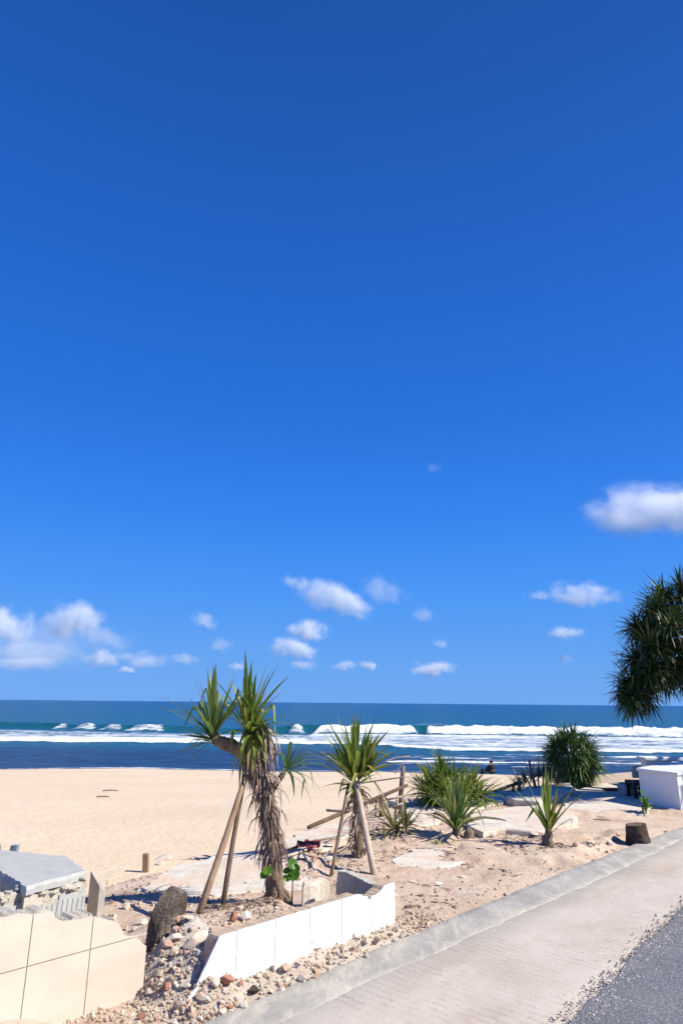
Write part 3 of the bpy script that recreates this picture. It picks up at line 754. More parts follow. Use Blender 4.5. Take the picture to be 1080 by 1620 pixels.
# right hand part of the upper row is broken away down to the joint: profile does that by itself
core = [(.004, -.05)] + [(a, cf(a) - .016 - .01 * rng2.random()) for a in np.linspace(-.002, -2.03, 120)] + [(-2.03, -.05)]
mb = MB(); wallshape(mb, CW, core, .0405, .007); o = fixn(mb.build('grout_bed', 'grout_pale', e))
core = [(.0, -.05)] + [(a, cf0(a) - .008 + .034 * mn.noise((a * 9, 3, 1)) + .018 * mn.noise((a * 31, 3, 1)) + .010 * mn.noise((a * 70, 3, 1))) for a in np.linspace(-.005, -2.03, 160)] + [(-2.03, -.05)]
mb = MB(); wallshape(mb, CW, core, .13, .048); fixn(mb.build('brick_core', 'mortar', e))

# ------------------------------------------------------------------ grey concrete block behind it
bp = [G(*p, .45) for p in ((-60, 1362), (0, 1356), (60, 1351), (104, 1354), (118, 1362), (138, 1377), (111, 1386), (75, 1394), (42, 1404), (0, 1379), (-60, 1345))]
e = empty('concrete_block', (bp[5].x, bp[5].y, 0), 'broken grey concrete block with a smooth flat top behind the cream tiled wall', 'block')
bp2 = [G(*p, .45) for p in ((-130, 1356), (0, 1356), (60, 1351), (104, 1354), (138, 1377), (111, 1386), (75, 1394), (42, 1404), (0, 1379))] + [G(-60, 1345, .45) - Vector((.3, 0, 0))]
tp = [G(*p, .45) for p in ((0, 1356), (60, 1351), (104, 1354), (120, 1364), (138, 1377), (111, 1386), (75, 1394), (42, 1404), (0, 1379), (-70, 1338))]
tp = [Vector((p.x, p.y)) for p in tp]; tp.append(Vector((tp[0].x - .55, tp[0].y - .1)))
mb = MB(); prism(mb, ccw(tp), .40, .452, .012, .04, rng2, .001, .014); fixn(mb.build('top_slab', 'slab_grey', e))
inn = [Vector((p.x, p.y)) for p in tp]; cen = sum(inn, Vector((0, 0))) / len(inn); inn = [p + (cen - p).normalized() * .02 for p in inn]
mb = MB(); prism(mb, ccw(inn), -.1, .402, .004, .08, rng2); fixn(mb.build('base', 'mortar', e))
BF = G(139, 1394, .40); BF.z = 0
ft = [W(x, y, BF) for x, y in ((141, 1394), (125, 1399), (105, 1400), (83, 1410), (60, 1408), (36, 1411), (18, 1416), (0, 1422), (-60, 1440))]
ff = interp(ft)
core = [(.0, -.05)] + [(a, ff(a) + .010 * mn.noise((a * 14, 1, 1))) for a in np.linspace(0, -1.1, 60)] + [(-1.1, -.05)]
mb = MB(); wallshape(mb, BF, core, .10, .008); fixn(mb.build('mortar_front', 'mortar', e))
for a0, a1, dz in ((-.19, -.01, .045), (-.36, -.195, .07), (-.56, -.365, .05), (-.8, -.565, .045)):
    pts = [(a0, -.05), (a1, -.05)] + [(a1 + (a0 - a1) * k / 8, ff(a1 + (a0 - a1) * k / 8) - dz - .025 * math.sin(k / 8 * 3.1) * rng2.random()) for k in range(9)]
    mb = MB(); wallshape(mb, BF, pts, .011, -.003); fixn(mb.build('backing_tile', 'grey_tile', e))
# mortar ribs on the backing tiles
mb = MB()
for k in range(9):
    a = -.02 - .035 * k; z = ff(a) - .075
    tube(mb, [BF + D * a + NR * .012 + Vector((0, 0, z)), BF + D * (a - .004) + NR * .012 + Vector((0, 0, z - rng2.uniform(.06, .14)))], .0022, 5)
mb.build('mortar_rib', 'dirty_white', e)
mb = MB(); bm = bmesh.new(); bmesh.ops.create_icosphere(bm, subdivisions=2, radius=1)
bv = [v.co.copy() for v in bm.verts]; bf = [tuple(v.index for v in f.verts) for f in bm.faces]; bm.free()
for k in range(70):
    a = -rng2.random() * 1.0; z = ff(a) + rng2.uniform(-.035, .02); sz = rng2.uniform(.010, .032); sd_ = rng2.uniform(0, 90); c_ = BF + D * a - NR * rng2.uniform(-.004, .09) + Vector((0, 0, z))
    mb.add([c_ + Vector((v.x * sz * 1.3, v.y * sz, v.z * sz * .7)) * (1 + .45 * mn.noise(v * 1.4 + Vector((sd_, 0, 0)))) for v in bv], bf)
mb.build('mortar_crust', 'mortar', e)
# torn upright slab at the end of the block
N_ = G(154, 1440, .10); N_.z = -.05; mm = -NR
zs = A(152, 1390, N_.y).z
vs = []
for p, z in ((N_, zs - .05), (N_ + D * .055, zs - .09), (N_ + D * .06 + mm * .15, zs - .01), (N_ + mm * .16, zs + .03)): vs.append(Vector((p.x, p.y, -.05))); vs.append(Vector((p.x, p.y, z)))
mb = MB(); mb.add(vs, [(0, 2, 3, 1), (2, 4, 5, 3), (4, 6, 7, 5), (6, 0, 1, 7), (1, 3, 5, 7), (0, 6, 4, 2)])
fixn(mb.build('end_slab', 'concrete_grey', e), .006)

# ------------------------------------------------------------------ dark boulder on end
bm = bmesh.new(); bmesh.ops.create_icosphere(bm, subdivisions=4, radius=1)
bc = A(256, 1476, G(245, 1528, .06).y + .05)
for v in bm.verts:
    h = v.co.z; v.co.x *= .112 * (1 + .40 * h - .10 * h * h); v.co.y *= .10; v.co.z *= .285
    v.co.x += .085 * h
    for n, d in ((Vector((-.9, -.3, .1)), .080), (Vector((.35, -.9, .1)), .085), (Vector((.9, -.1, -.35)), .085), (Vector((-.3, -1, .0)), .078), (Vector((-.35, .1, 1)), .235), (Vector((.45, .1, 1)), .25), (Vector((-.85, .1, .5)), .115), (Vector((.7, -.6, .1)), .085), (Vector((-.5, -.8, -.3)), .082), (Vector((.1, -.9, .45)), .10), (Vector((.5, -.7, -.5)), .11)):
        n = n.normalized(); k = v.co.dot(n) - d
        if k > 0: v.co -= n * k * .93
    v.co += v.co.normalized() * (.010 * mn.noise(v.co * 9) + .012 * mn.noise(v.co * 28) + .006 * mn.noise(v.co * 70))
me = bpy.data.meshes.new('boulder'); bm.to_mesh(me); bm.free(); me.materials.append(M['rock_dark'])
o = link(bpy.data.objects.new('boulder', me)); o.location = bc; tag(o, 'dark jagged boulder standing on end right of the cream tiled wall', 'boulder')

# ------------------------------------------------------------------ white tiled planter wall
WP_ = Vector((P0.x, P0.y, 0)); wf = lambda x, y: W(x, y, WP_)
e = empty('planter_wall', (WP_.x, WP_.y, 0), 'low white tiled planter wall with a chipped top in front of the leaning palm', 'wall')
ZT = .315
joints = [0.0, -.275, -.575, -.88, -1.176, -1.475, -1.76]
def wtop(a):
    z = ZT
    if a > -.24: z = ZT + .006
    z -= .045 * sm(.16, .03, abs(a + .25)) * (1 + .5 * mn.noise((a * 30, 5, 5))) if abs(a + .25) < .16 else 0
    if a < -1.60: z = min(z, ZT - (-1.60 - a) * 1.45)
    return z + .003 * mn.noise((a * 40, 2, 2))
for i in range(6):
    a1, a0 = joints[i] - (.003 if i else 0), joints[i + 1] + .003
    pts = [(a0, -.04), (a1, -.04)] + [(a1 + (a0 - a1) * k / 24, wtop(a1 + (a0 - a1) * k / 24) if i != 5 else wtop(a1 + (a0 - a1) * k / 24)) for k in range(25)]
    mb = MB(); wallshape(mb, WP_, pts, .010); fixn(mb.build('tile', 'white_tile', e))
core = [(-.003, -.05)] + [(a, wtop(a) - .004) for a in np.linspace(-.003, -1.70, 140)] + [(-1.72, -.05)]
mb = MB(); wallshape(mb, WP_, core, .008, .0105); fixn(mb.build('grout_bed', 'grout', e))
core = [(-.002, -.05)] + [(a, wtop(a) - .006 + .010 * mn.noise((a * 12, 7, 0)) + .008 * mn.noise((a * 33, 7, 0))) for a in np.linspace(-.002, -1.62, 160)] + [(-1.66, .12), (-1.70, -.05)]
mb = MB(); wallshape(mb, WP_, core, .085, .019); fixn(mb.build('brick_core', 'mortar_tan', e))
# curled piece of glaze at the broken foot
pa, pb = WP_ + D * -1.73, WP_ + D * -1.80
mb = MB(); mb.add([pa + NR * .004 + Vector((0, 0, .11)), pa + NR * .02 + Vector((0, 0, .02)), pb + NR * .03 + Vector((0, 0, .06)), pb + NR * .02 + Vector((0, 0, .075)),
                   pa - NR * .008 + Vector((0, 0, .11)), pa + NR * .008 + Vector((0, 0, .02)), pb + NR * .018 + Vector((0, 0, .06)), pb + NR * .01 + Vector((0, 0, .075))],
                  [(0, 1, 2, 3), (7, 6, 5, 4), (0, 4, 5, 1), (1, 5, 6, 2), (2, 6, 7, 3), (3, 7, 4, 0)])
fixn(mb.build('tile_shard', 'white_tile', e))
# return wall at the far end and its broken upper edge
def crossshape(mb, P, prof, thick):
    """outline (away from road, height) on a plane square to the road"""
    n = len(prof); vs = []
    for k in (0, thick):
        for a, z in prof: vs.append(P - NR * a - D * k + Vector((0, 0, z)) + Vector((mn.noise((a * 9, z * 9, k * 30)) * .012, mn.noise((a * 9, z * 9, 5)) * .012, 0)))
    mb.add(vs, [tuple(range(n)), tuple(reversed(range(n, 2 * n)))] + [(i, i + n, (i + 1) % n + n, (i + 1) % n) for i in range(n)]); return mb
prof = [(.105, -.05), (.105, .30)] + [(a, .295 + .04 * sm(.1, .5, a) + .012 * mn.noise((a * 50, 1, 0)) + .012 * mn.noise((a * 20, 1, 0))) for a in np.linspace(.12, .50, 24)] + [(.53, .24), (.55, -.05)]
mb = MB(); crossshape(mb, WP_ + D * -.004, prof, .07); fixn(mb.build('return_wall', 'concrete_grey', e))
q = G(508, 1410, .16)
e2 = MB(); prism(e2, ccw([(q.x - .13, q.y - .06), (q.x + .07, q.y + .10), (q.x + .02, q.y + .19), (q.x - .16, q.y + .02)]), -.05, .225, .012, .05, rng2, .006, .03)
o = fixn(e2.build('concrete_chunk', 'concrete', org=(q.x, q.y, 0))); tag(o, 'pale broken concrete chunk standing inside the planter beside its end wall', 'concrete chunk')

# ------------------------------------------------------------------ floor slabs left over in the ground
def slab(poly, z, th, label, mt='concrete', jag=.03, ztop=0.0, seed=1):
    r = random.Random(seed); P = [G(x, y, z) for x, y in poly]; P = ccw([(p.x, p.y) for p in P])
    Q = []
    for i, p in enumerate(P):
        p, q = Vector(p), Vector(P[(i + 1) % len(P)]); n = max(1, int((q - p).length / .09)); t = (q - p).normalized(); nn = Vector((t.y, -t.x))
        for k in range(n):
            w_ = p.lerp(q, k / n); Q.append(w_ + nn * (jag * 2.2 * mn.noise((w_.x * 2.2, w_.y * 2.2, seed)) + jag * 1.2 * mn.noise((w_.x * 8, w_.y * 8, seed))))
    cx, cy = sum(p.x for p in Q) / len(Q), sum(p.y for p in Q) / len(Q)
    mb = MB(); prism(mb, Q, z - th, z, 0, 0, r, .0, .01)
    o = fixn(mb.build('concrete_slab', mt, org=(cx, cy, z - th))); tag(o, label, 'concrete slab'); return o
slab([(215, 1408), (272, 1372), (345, 1352), (410, 1345), (470, 1368), (505, 1392), (478, 1405), (400, 1412), (300, 1414)], .014, .12, 'pale floor slab behind the leaning palm at the edge of the beach', 'concrete', .05, seed=2)
slab([(612, 1362), (650, 1344), (735, 1338), (790, 1342), (775, 1356), (700, 1370), (640, 1376)], .012, .1, 'flat pale slab flush with the dirt in front of the green rosette plant', 'concrete', .05, seed=4)
slab([(735, 1300), (760, 1282), (860, 1272), (905, 1285), (915, 1300), (850, 1314), (800, 1312), (760, 1316)], .065, .2, 'pale cracked slab with a broken front edge left of the young palm', 'concrete', .04, seed=5)
slab([(625, 1300), (640, 1278), (700, 1262), (790, 1255), (800, 1268), (740, 1284), (690, 1300), (660, 1308)], .03, .2, 'pale slab under the big green palm bush', 'concrete', .04, seed=6)
slab([(800, 1262), (835, 1244), (900, 1238), (905, 1250), (850, 1268)], .10, .35, 'rough stone slab at the foot of the grey shrub', 'concrete', .04, seed=7)
slab([(885, 1286), (900, 1252), (960, 1238), (1018, 1232), (1040, 1262), (1020, 1288)], .03, .12, 'pale floor slab in tree shade beside the white house wall', 'concrete', .03, seed=8)
slab([(440, 1340), (470, 1318), (530, 1300), (560, 1312), (530, 1338), (480, 1352)], .025, .15, 'cracked pale slab left of the second propped palm', 'concrete', .04, seed=9)
slab([(905, 1242), (940, 1226), (1000, 1221), (1012, 1230), (955, 1240)], .02, .35, 'sandy concrete step right of the round palm bush', 'mortar_tan', .03, seed=10)
q = G(487, 1341, .07)
mb = MB(); r_ = random.Random(3); nx, ny = 12, 8; vs = []
for j in range(ny):
    for i in range(nx):
        u, v_ = i / (nx - 1) - .5, j / (ny - 1) - .5
        vs.append((q.x + u * .26 + .02 * mn.noise((u * 5, v_ * 5, 1)), q.y + v_ * .30 + .03 * mn.noise((u * 5, v_ * 5, 3)), .075 + .035 * (1 + mn.noise((u * 7, v_ * 7, 2)))))
mb.add(vs, [(j * nx + i, j * nx + i + 1, (j + 1) * nx + i + 1, (j + 1) * nx + i) for j in range(ny - 1) for i in range(nx - 1)])
o = mb.build('red_rag', 'red_cloth', smooth=True, org=(q.x, q.y, .07)); s_ = o.modifiers.new('solid', 'SOLIDIFY'); s_.thickness = .006
tag(o, 'crumpled red rag on the rubble between the two propped palms', 'rag')

# ------------------------------------------------------------------ palms (screw pines)
def wood(name, pts, rad, mt, label, cat, n=8, par=None, rough=.06, group=None, sub=2):
    mb = MB(); tube(mb, pts, rad, n, rough, rng2, sub)
    o = mb.build(name, mt, par, smooth=True, org=None if par else pts[0])
    if par is None: tag(o, label, cat, group)
    elif label: tag(o, label)
    return o
r = random.Random(21)
TY = 6.0
tb = A(437, 1412, TY); tb.z = gz(tb.x, tb.y) - .03
palm = empty('screw_pine', tb, 'leaning ragged palm with a shaggy dead leaf trunk behind the white planter wall', 'palm')
T = [tb, A(434, 1385, TY), A(430, 1340, TY), A(426, 1290, TY), A(417, 1240, TY), A(407, 1205, TY), A(398, 1178, TY), A(392, 1150, TY)]
mb = MB(); tube(mb, T, [.085, .07, .062, .06, .058, .055, .05, .035], 12, .12, r, 4)
# knobbly side branch and root spurs belong to the trunk
tube(mb, [A(412, 1215, TY), A(388, 1192, TY - .02), A(366, 1180, TY - .05), A(346, 1172, TY - .06), A(336, 1158, TY - .06)], [.06, .062, .056, .05, .036], 10, .16, r, 4)
tube(mb, [A(425, 1262, TY), A(438, 1238, TY + .02), A(450, 1222, TY + .03)], [.03, .026, .02], 8, .1, r, 3)
for k in range(9):
    a = r.uniform(0, 6.28); p = tb + Vector((0, 0, r.uniform(.06, .16)))
    tube(mb, [p, p + Vector((math.cos(a) * .08, math.sin(a) * .08, -.06)), tb + Vector((math.cos(a) * .14, math.sin(a) * .14, -.0))], [.022, .02, .016], 6, .15, r, 2)
mb.build('trunk', 'bark', palm, smooth=True)
mb = MB(); rosette(mb, A(337, 1168, TY - .06), (-.10, -.1, 1), 32, .50, .040, (.02, .9), (.02, .5), r, (.15, .95), .08, .4, 8)
rosette(mb, A(337, 1172, TY - .08), (-.9, -.2, .25), 18, .26, .034, (.05, .9), (.1, .6), r, (0, .5), .04, .3, 6)
leaf(mb, A(333, 1160, TY - .06), (-.75, -.1, .8), .52, .036, 1.1, 8, .7, r)
mb.build('leaf_crown', 'leaf_grey_green', palm)
mb = MB(); rosette(mb, A(390, 1158, TY), (.10, -.15, 1), 36, .52, .040, (.02, .9), (.02, .55), r, (.1, .95), .10, .4, 8)
rosette(mb, A(398, 1165, TY - .03), (.2, -.6, .5), 22, .36, .042, (.1, 1.2), (.5, 1.6), r, (.2, .9), .06, .35, 7)
mb.build('leaf_crown', 'leaf_green', palm)
mb = MB(); rosette(mb, A(452, 1222, TY + .03), (.75, .1, .75), 18, .36, .026, (.1, 1.25), (.6, 2.2), r, (0, .5), .05, .3, 7)
mb.build('leaf_crown', 'leaf_grey_green', palm)
mb = MB()
for x, y, tx, ty in ((400, 1140, 372, 1225), (398, 1150, 394, 1215), (405, 1140, 378, 1240), (410, 1135, 420, 1180), (404, 1125, 424, 1120), (412, 1140, 428, 1175), (400, 1150, 410, 1200), (395, 1150, 385, 1200), (404, 1150, 430, 1150), (408, 1160, 422, 1210), (400, 1165, 402, 1225), (412, 1150, 416, 1190), (396, 1145, 380, 1185), (404, 1138, 412, 1165)):
    b0, b1 = A(x, y, TY - .05), A(tx, ty, TY - .12); d = b1 - b0
    leaf(mb, b0, Vector((d.x, d.y - .05, d.z + d.length * .55)), d.length * 1.12, .038, 1.8, 9, r.uniform(.3, .9), r, twist=r.uniform(-.6, .6))
mb.build('drooping_leaf_cluster', 'leaf_yellow', palm)
mb = MB()
for k in range(760):
    t = r.random() ** .85; s_ = t * (len(T) - 2); i = int(s_); p = T[i].lerp(T[i + 1], s_ - i)
    a = r.uniform(0, 6.28); o_ = Vector((math.cos(a), math.sin(a), 0)); p = p + o_ * r.uniform(.015, .05)
    ln_ = r.uniform(.08, .26) * (1 if t > .3 else .6)
    if p.z - ln_ * .9 < tb.z: ln_ = max(.05, (p.z - tb.z) * .9)
    leaf(mb, p, o_ * r.uniform(.05, .36) + Vector((r.uniform(-.3, .3), r.uniform(-.3, .3), r.uniform(-.9, .15))), ln_, r.uniform(.006, .019), r.uniform(1.8, 4.5), 6, r.random(), r, keel=.5, twist=r.uniform(-1, 1))
for k in range(24):                                     # thicker fringe on the right flank
    p = A(r.uniform(415, 440), r.uniform(1170, 1290), TY - r.uniform(0, .08))
    leaf(mb, p, (r.uniform(0, .4), r.uniform(-.4, .2), r.uniform(-.9, .1)), r.uniform(.12, .32), r.uniform(.008, .02), r.uniform(2, 5), 6, r.random(), r, keel=.5, twist=r.uniform(-1, 1))
for k in range(30):
    p = A(r.uniform(400, 424), r.uniform(1135, 1180), TY - r.uniform(-.03, .08))
    leaf(mb, p, (r.uniform(-.1, .45), r.uniform(-.4, .2), r.uniform(-.9, .1)), r.uniform(.2, .45), r.uniform(.010, .024), r.uniform(2, 5), 7, r.random(), r, keel=.5, twist=r.uniform(-1, 1))
mb.build('dead_leaf_skirt', 'leaf_dry', palm)

p0, p1 = G(318, 1437, .16), A(389, 1226, TY - .05); wood('prop_pole', [p0 - (p1 - p0) * .03, p0.lerp(p1, .5) + Vector((.008, 0, 0)), p1], [.027, .025, .021], 'pole_wood', 'thick reddish brown prop pole, the outer of two leaning on the ragged palm', 'pole')
p0, p1 = G(354, 1424, .15), A(386, 1236, TY + .04); wood('prop_pole', [p0 - (p1 - p0) * .03, p0.lerp(p1, .5) + Vector((-.006, 0, 0)), p1], [.021, .02, .018], 'pole_dark', 'thin dark prop pole, the inner of two leaning on the ragged palm', 'pole')

# green sapling by the trunk
sp = A(462, 1402, 5.9); sp.z = gz(sp.x, sp.y)
e = empty('sapling', sp, 'sapling with round glossy green leaves right beside the shaggy palm trunk', 'sapling')
mb = MB(); top_ = A(461, 1366, 5.9); tube(mb, [sp, sp.lerp(top_, .5) + Vector((.01, 0, 0)), top_], [.007, .006, .004], 6); mb.build('stem', 'bark', e, smooth=True)
def roundleaf(mb, c, n, rad, r):
    n = Vector(n).normalized(); s, u = perp(n); vs = [Vector(c)]; k = 14
    for i in range(k):
        a = 2 * math.pi * i / k; vs.append(Vector(c) + (s * math.cos(a) + u * math.sin(a) * .85) * rad + n * rad * .18)
    mb.add(vs, [(0, 1 + i, 1 + (i + 1) % k) for i in range(k)], tint=[r.uniform(.1, .8)] * (k + 1), run=[.3] * (k + 1))
mb = MB()
for x, y, rd in ((462, 1367, .05), (465, 1385, .055), (456, 1378, .045), (468, 1374, .04), (424, 1378, .045), (418, 1384, .035), (452, 1390, .035)):
    roundleaf(mb, A(x, y, 5.86), (r.uniform(-.6, 1.1), -.7, r.uniform(-.2, 1.3)), rd, r)
mb.build('foliage', 'leaf_bright', e)

# second propped palm
b0 = G(566, 1356); palm2 = empty('screw_pine', b0, 'upright young palm with stiff broad leaves held by a dark and a pale pole', 'palm')
Y2 = b0.y; T = [b0 - Vector((0, 0, .05)), A(567, 1335, Y2), A(566, 1290, Y2), A(563, 1255, Y2), A(562, 1228, Y2)]
mb = MB(); tube(mb, T, [.06, .055, .05, .05, .04], 10, .15, r, 4); mb.build('trunk', 'bark', palm2, smooth=True)
mb = MB(); rosette(mb, A(561, 1236, Y2), (-.02, -.1, 1), 54, .60, .056, (.04, 1.0), (.0, .35), r, (.1, .95), .14, .25, 7, bias=.8)
rosette(mb, A(562, 1245, Y2), (-.05, -.1, .3), 26, .34, .03, (.6, 1.4), (.1, .6), r, (0, .9), .05, .35, 6)
mb.build('leaf_crown', 'leaf_green', palm2)
mb = MB(); rosette(mb, A(576, 1230, Y2 - .05), (.35, -.2, 1), 18, .40, .052, (.05, .9), (.0, .4), r, (.3, .95), .1, .25, 7); mb.build('leaf_crown', 'leaf_green', palm2)
mb = MB()
for k in range(120):
    t = r.random(); s_ = t * 3.4; i = int(s_); p = T[i].lerp(T[i + 1], s_ - i); a = r.uniform(0, 6.28); o_ = Vector((math.cos(a), math.sin(a), 0))
    leaf(mb, p + o_ * .045, o_ * .6 + Vector((0, 0, r.uniform(-.6, .3))), min(r.uniform(.08, .26), max(.05, p.z * .9)), r.uniform(.012, .03), r.uniform(2, 4.5), 6, r.random() * .8, r, keel=.5, twist=r.uniform(-1, 1))
mb.build('dead_leaf_skirt', 'leaf_dry', palm2)
p0, p1 = G(592, 1386), A(561, 1228, Y2 - .12); wood('prop_pole', [p0 - (p1 - p0) * .03, p0.lerp(p1, .5), p1], [.034, .03, .026], 'pole_pale', 'thick pale prop pole leaning on the front of the upright young palm', 'pole')
p0, p1 = G(523, 1388), A(551, 1240, Y2 - .1); wood('prop_pole', [p0 - (p1 - p0) * .03, p0.lerp(p1, .5), p1], [.018, .017, .014], 'pole_dark', 'thin dark prop pole on the left side of the upright young palm', 'pole')

# broken fence of driftwood behind it
f0 = G(635, 1296); fence = empty('driftwood_fence', f0, 'broken driftwood fence at the terrace edge behind the upright young palm', 'fence')
def fpart(name, pts, rad, mt='weathered_wood'): return wood(name, pts, rad, mt, None, None, 7, fence)
Yf = f0.y
fpart('post', [f0 - Vector((0, 0, .1)), A(634, 1255, Yf), A(638, 1212, Yf)], [.042, .04, .026])
g = G(603, 1289); fpart('post', [g - Vector((0, 0, .1)), A(603, 1258, g.y)], [.04, .036], 'pole_dark')
fpart('rail', [G(488, 1309, .03), A(560, 1278, 10.1), A(645, 1242, Yf - .05)], [.026, .03, .022], 'pole_dark')
fpart('rail', [A(540, 1242, 9.9), A(590, 1236, Yf), A(640, 1229, Yf - .06)], [.010, .011, .009], 'weathered_wood')
fpart('rail', [A(575, 1272, 10.2), A(605, 1267, Yf), A(636, 1260, Yf - .06)], [.016, .015, .014], 'pole_pale')
fpart('rail', [A(575, 1290, 10.2), A(605, 1280, Yf), A(637, 1271, Yf - .06)], [.014, .014, .013], 'pole_pale')
fpart('brace', [A(592, 1237, Yf), A(610, 1262, Yf), A(634, 1292, Yf - .04)], [.011, .011, .009])
fpart('brace', [A(516, 1282, 9.9), A(540, 1283, 9.9), A(562, 1281, 10.0)], [.016, .018, .014])
fpart('rail', [A(605, 1206, Yf), A(625, 1199, Yf), A(648, 1196, Yf)], [.008, .008, .006], 'pole_pale')
fpart('brace', [A(640, 1204, Yf), A(632, 1214, Yf), A(624, 1224, Yf)], [.010, .009, .007], 'pole_pale')
fpart('brace', [A(598, 1258, 10.2), A(594, 1275, 10.2), G(594, 1292)], [.014, .014, .012])
# dead branches lying about
def branch(pts, rad, label, mt='weathered_wood'): return wood('dead_branch', pts, rad, mt, label, 'branch')
branch([G(440, 1358, .05), G(468, 1350, .09), G(497, 1340, .06)], [.016, .014, .008], 'thin pale dead branch lying below the red rag', 'pole_pale')
branch([G(455, 1345, .06), G(500, 1330, .1), G(545, 1322, .06)], [.014, .013, .006], 'grey dead branch lying over the cracked slab behind the red rag')
branch([G(508, 1352, .04), G(540, 1341, .08), G(562, 1330, .05)], [.012, .011, .006], 'short dead branch at the foot of the upright young palm', 'pole_pale')
branch([G(648, 1308, .04), A(660, 1290, 9.8), A(676, 1272, 9.9)], [.012, .010, .005], 'bare dead twig sticking up left of the green rosette plant')
branch([G(735, 1302, .12), G(765, 1293, .15), G(800, 1298, .11)], [.018, .015, .008], 'dark dead branch lying on the slab right of the green rosette plant', 'pole_dark')
branch([A(765, 1257, 13.6), A(790, 1249, 13.7), A(815, 1240, 13.8), A(822, 1236, 13.8)], [.03, .034, .032, .028], 'long pole lying aslant between the palm bush and the grey shrub', 'weathered_wood')
branch([A(848, 1252, 13.2), A(842, 1228, 13.2), A(836, 1203, 13.2)], [.032, .028, .018], 'dark stake leaning up beside the grey shrub', 'pole_dark')
branch([A(811, 1256, 13.7), A(811, 1248, 13.7), A(812, 1240, 13.7)], [.03, .03, .028], 'short dark stake under the slanting pole', 'pole_dark')
branch([A(820, 1250, 13.5), A(822, 1240, 13.5), A(820, 1230, 13.5)], [.03, .03, .026], 'short grey stake where the slanting pole ends', 'weathered_wood')
branch([A(838, 1232, 13.4), A(852, 1224, 13.4), A(868, 1218, 13.4)], [.026, .024, .018], 'dark bough reaching from the grey shrub towards the round bush', 'pole_dark')

# low plants
def plant(name, pos, label, cat, fn, mt, stem=None, stem_mt='bark', pname='leaf_crown'):
    e = empty(name, pos, label, cat)
    mb = MB(); fn(mb); mb.build(pname, mt, e)
    if stem: mb = MB(); stem(mb); mb.build('stem', stem_mt, e, smooth=True)
    return e
c0 = G(722, 1324)
plant('screw_pine_shoot', c0, 'green rosette plant with long arching leaves in front of the big palm bush', 'plant',
      lambda mb: rosette(mb, c0 + Vector((0, 0, .06)), (-.05, -.1, 1), 54, .58, .042, (.04, .95), (.1, 1.0), r, (.2, 1), .12, .3, 8), 'leaf_grey_green',
      lambda mb: (tube(mb, [c0 - Vector((0, 0, .05)), c0 + Vector((0, 0, .12))], [.06, .05], 8, .15, r), tube(mb, [c0 + Vector((.14, -.02, -.05)), c0 + Vector((.15, -.03, .05)), c0 + Vector((.12, -.03, .09))], [.06, .07, .03], 9, .1, r, 2)))
c1 = G(700, 1276)
def bushfn(cs, n, ln_, wd, droop=(.2, 1.3)):
    def f(mb):
        for c, ax in cs: rosette(mb, c, ax, n, ln_, wd, (.05, 1.45), droop, r, (.1, .98), .14, .35, 6)
    return f
plant('palm_bush', c1, 'big yellow green palm bush behind the rosette plant', 'bush',
      bushfn([(A(690, 1258, 11.5), (-.5, -.3, 1)), (A(698, 1243, 11.6), (-.1, -.2, 1)), (A(692, 1268, 11.4), (-.8, -.5, .6)), (A(712, 1255, 11.5), (.1, -.5, 1)), (A(742, 1258, 11.7), (.35, -.2, 1)), (A(728, 1262, 11.4), (.2, -.6, .8)), (A(750, 1268, 11.6), (.7, -.3, .7)), (A(682, 1262, 11.7), (-.7, .2, .9)), (A(705, 1262, 11.2), (0, -.8, .8))], 58, .47, .036), 'leaf_green',
      lambda mb: [tube(mb, [c1 + Vector((dx, dy, -.15)), c1 + Vector((dx * 1.2, dy, .25))], [.06, .045], 8, .15, r) for dx, dy in ((-.1, 0), (.05, .1), (.4, .1))])
c2 = G(632, 1322)
plant('yellow_shoot', c2, 'low half dry plant with splayed yellow leaves behind the pale prop pole', 'plant',
      lambda mb: (rosette(mb, c2 + Vector((-.05, 0, .05)), (-.5, -.2, .6), 34, .50, .030, (.1, 1.5), (.2, 1.1), r, (0, .9), .08, .3, 7), rosette(mb, c2 + Vector((.08, .02, .08)), (.2, -.2, 1), 24, .26, .035, (.1, 1.6), (.3, 1.6), r, (.3, 1), .08, .3, 6)), 'leaf_yellow',
      lambda mb: tube(mb, [c2 - Vector((0, 0, .05)), c2 + Vector((0, 0, .10))], [.06, .045], 8, .2, r))
c3 = G(868, 1336)
plant('young_palm', c3, 'young palm with few upright narrow leaves on a brown root ball', 'plant',
      lambda mb: rosette(mb, c3 + Vector((.01, 0, .12)), (.03, -.05, 1), 28, .60, .046, (.03, .8), (.05, .5), r, (.3, 1), .10, .35, 8), 'leaf_green',
      lambda mb: (tube(mb, [c3 + Vector((-.02, 0, -.06)), c3 + Vector((-.02, 0, .04)), c3 + Vector((0, 0, .10)), c3 + Vector((.01, 0, .17))], [.075, .07, .05, .036], 10, .2, r, 3)))
c4 = A(905, 1243, 14.6)
def roundbush(mb):
    for k in range(54):
        z = 1 - 1.9 * (k + .5) / 54; a = k * 2.39996; rr = math.sqrt(max(0, 1 - z * z)); d = Vector((rr * math.cos(a), rr * math.sin(a), z))
        c = c4 + Vector((.03, 0, .54)) + Vector((d.x * .34, d.y * .34, d.z * .36))
        rosette(mb, c, d + Vector((0, 0, .25)), 34, .35 * r.uniform(.8, 1.3), .028, (.05, 1.3), (.4, 2.0), r, (.0, .85), .06, .4, 5)
plant('round_palm_bush', c4, 'dense round palm bush standing dark green against the surf', 'bush', roundbush, 'leaf_bush',
      lambda mb: [tube(mb, [c4 + Vector((dx, 0, -.3)), c4 + Vector((dx * .6, 0, .5))], [.05, .04], 7, .1, r) for dx in (-.15, 0, .16)])
c5 = A(852, 1250, 13.6)
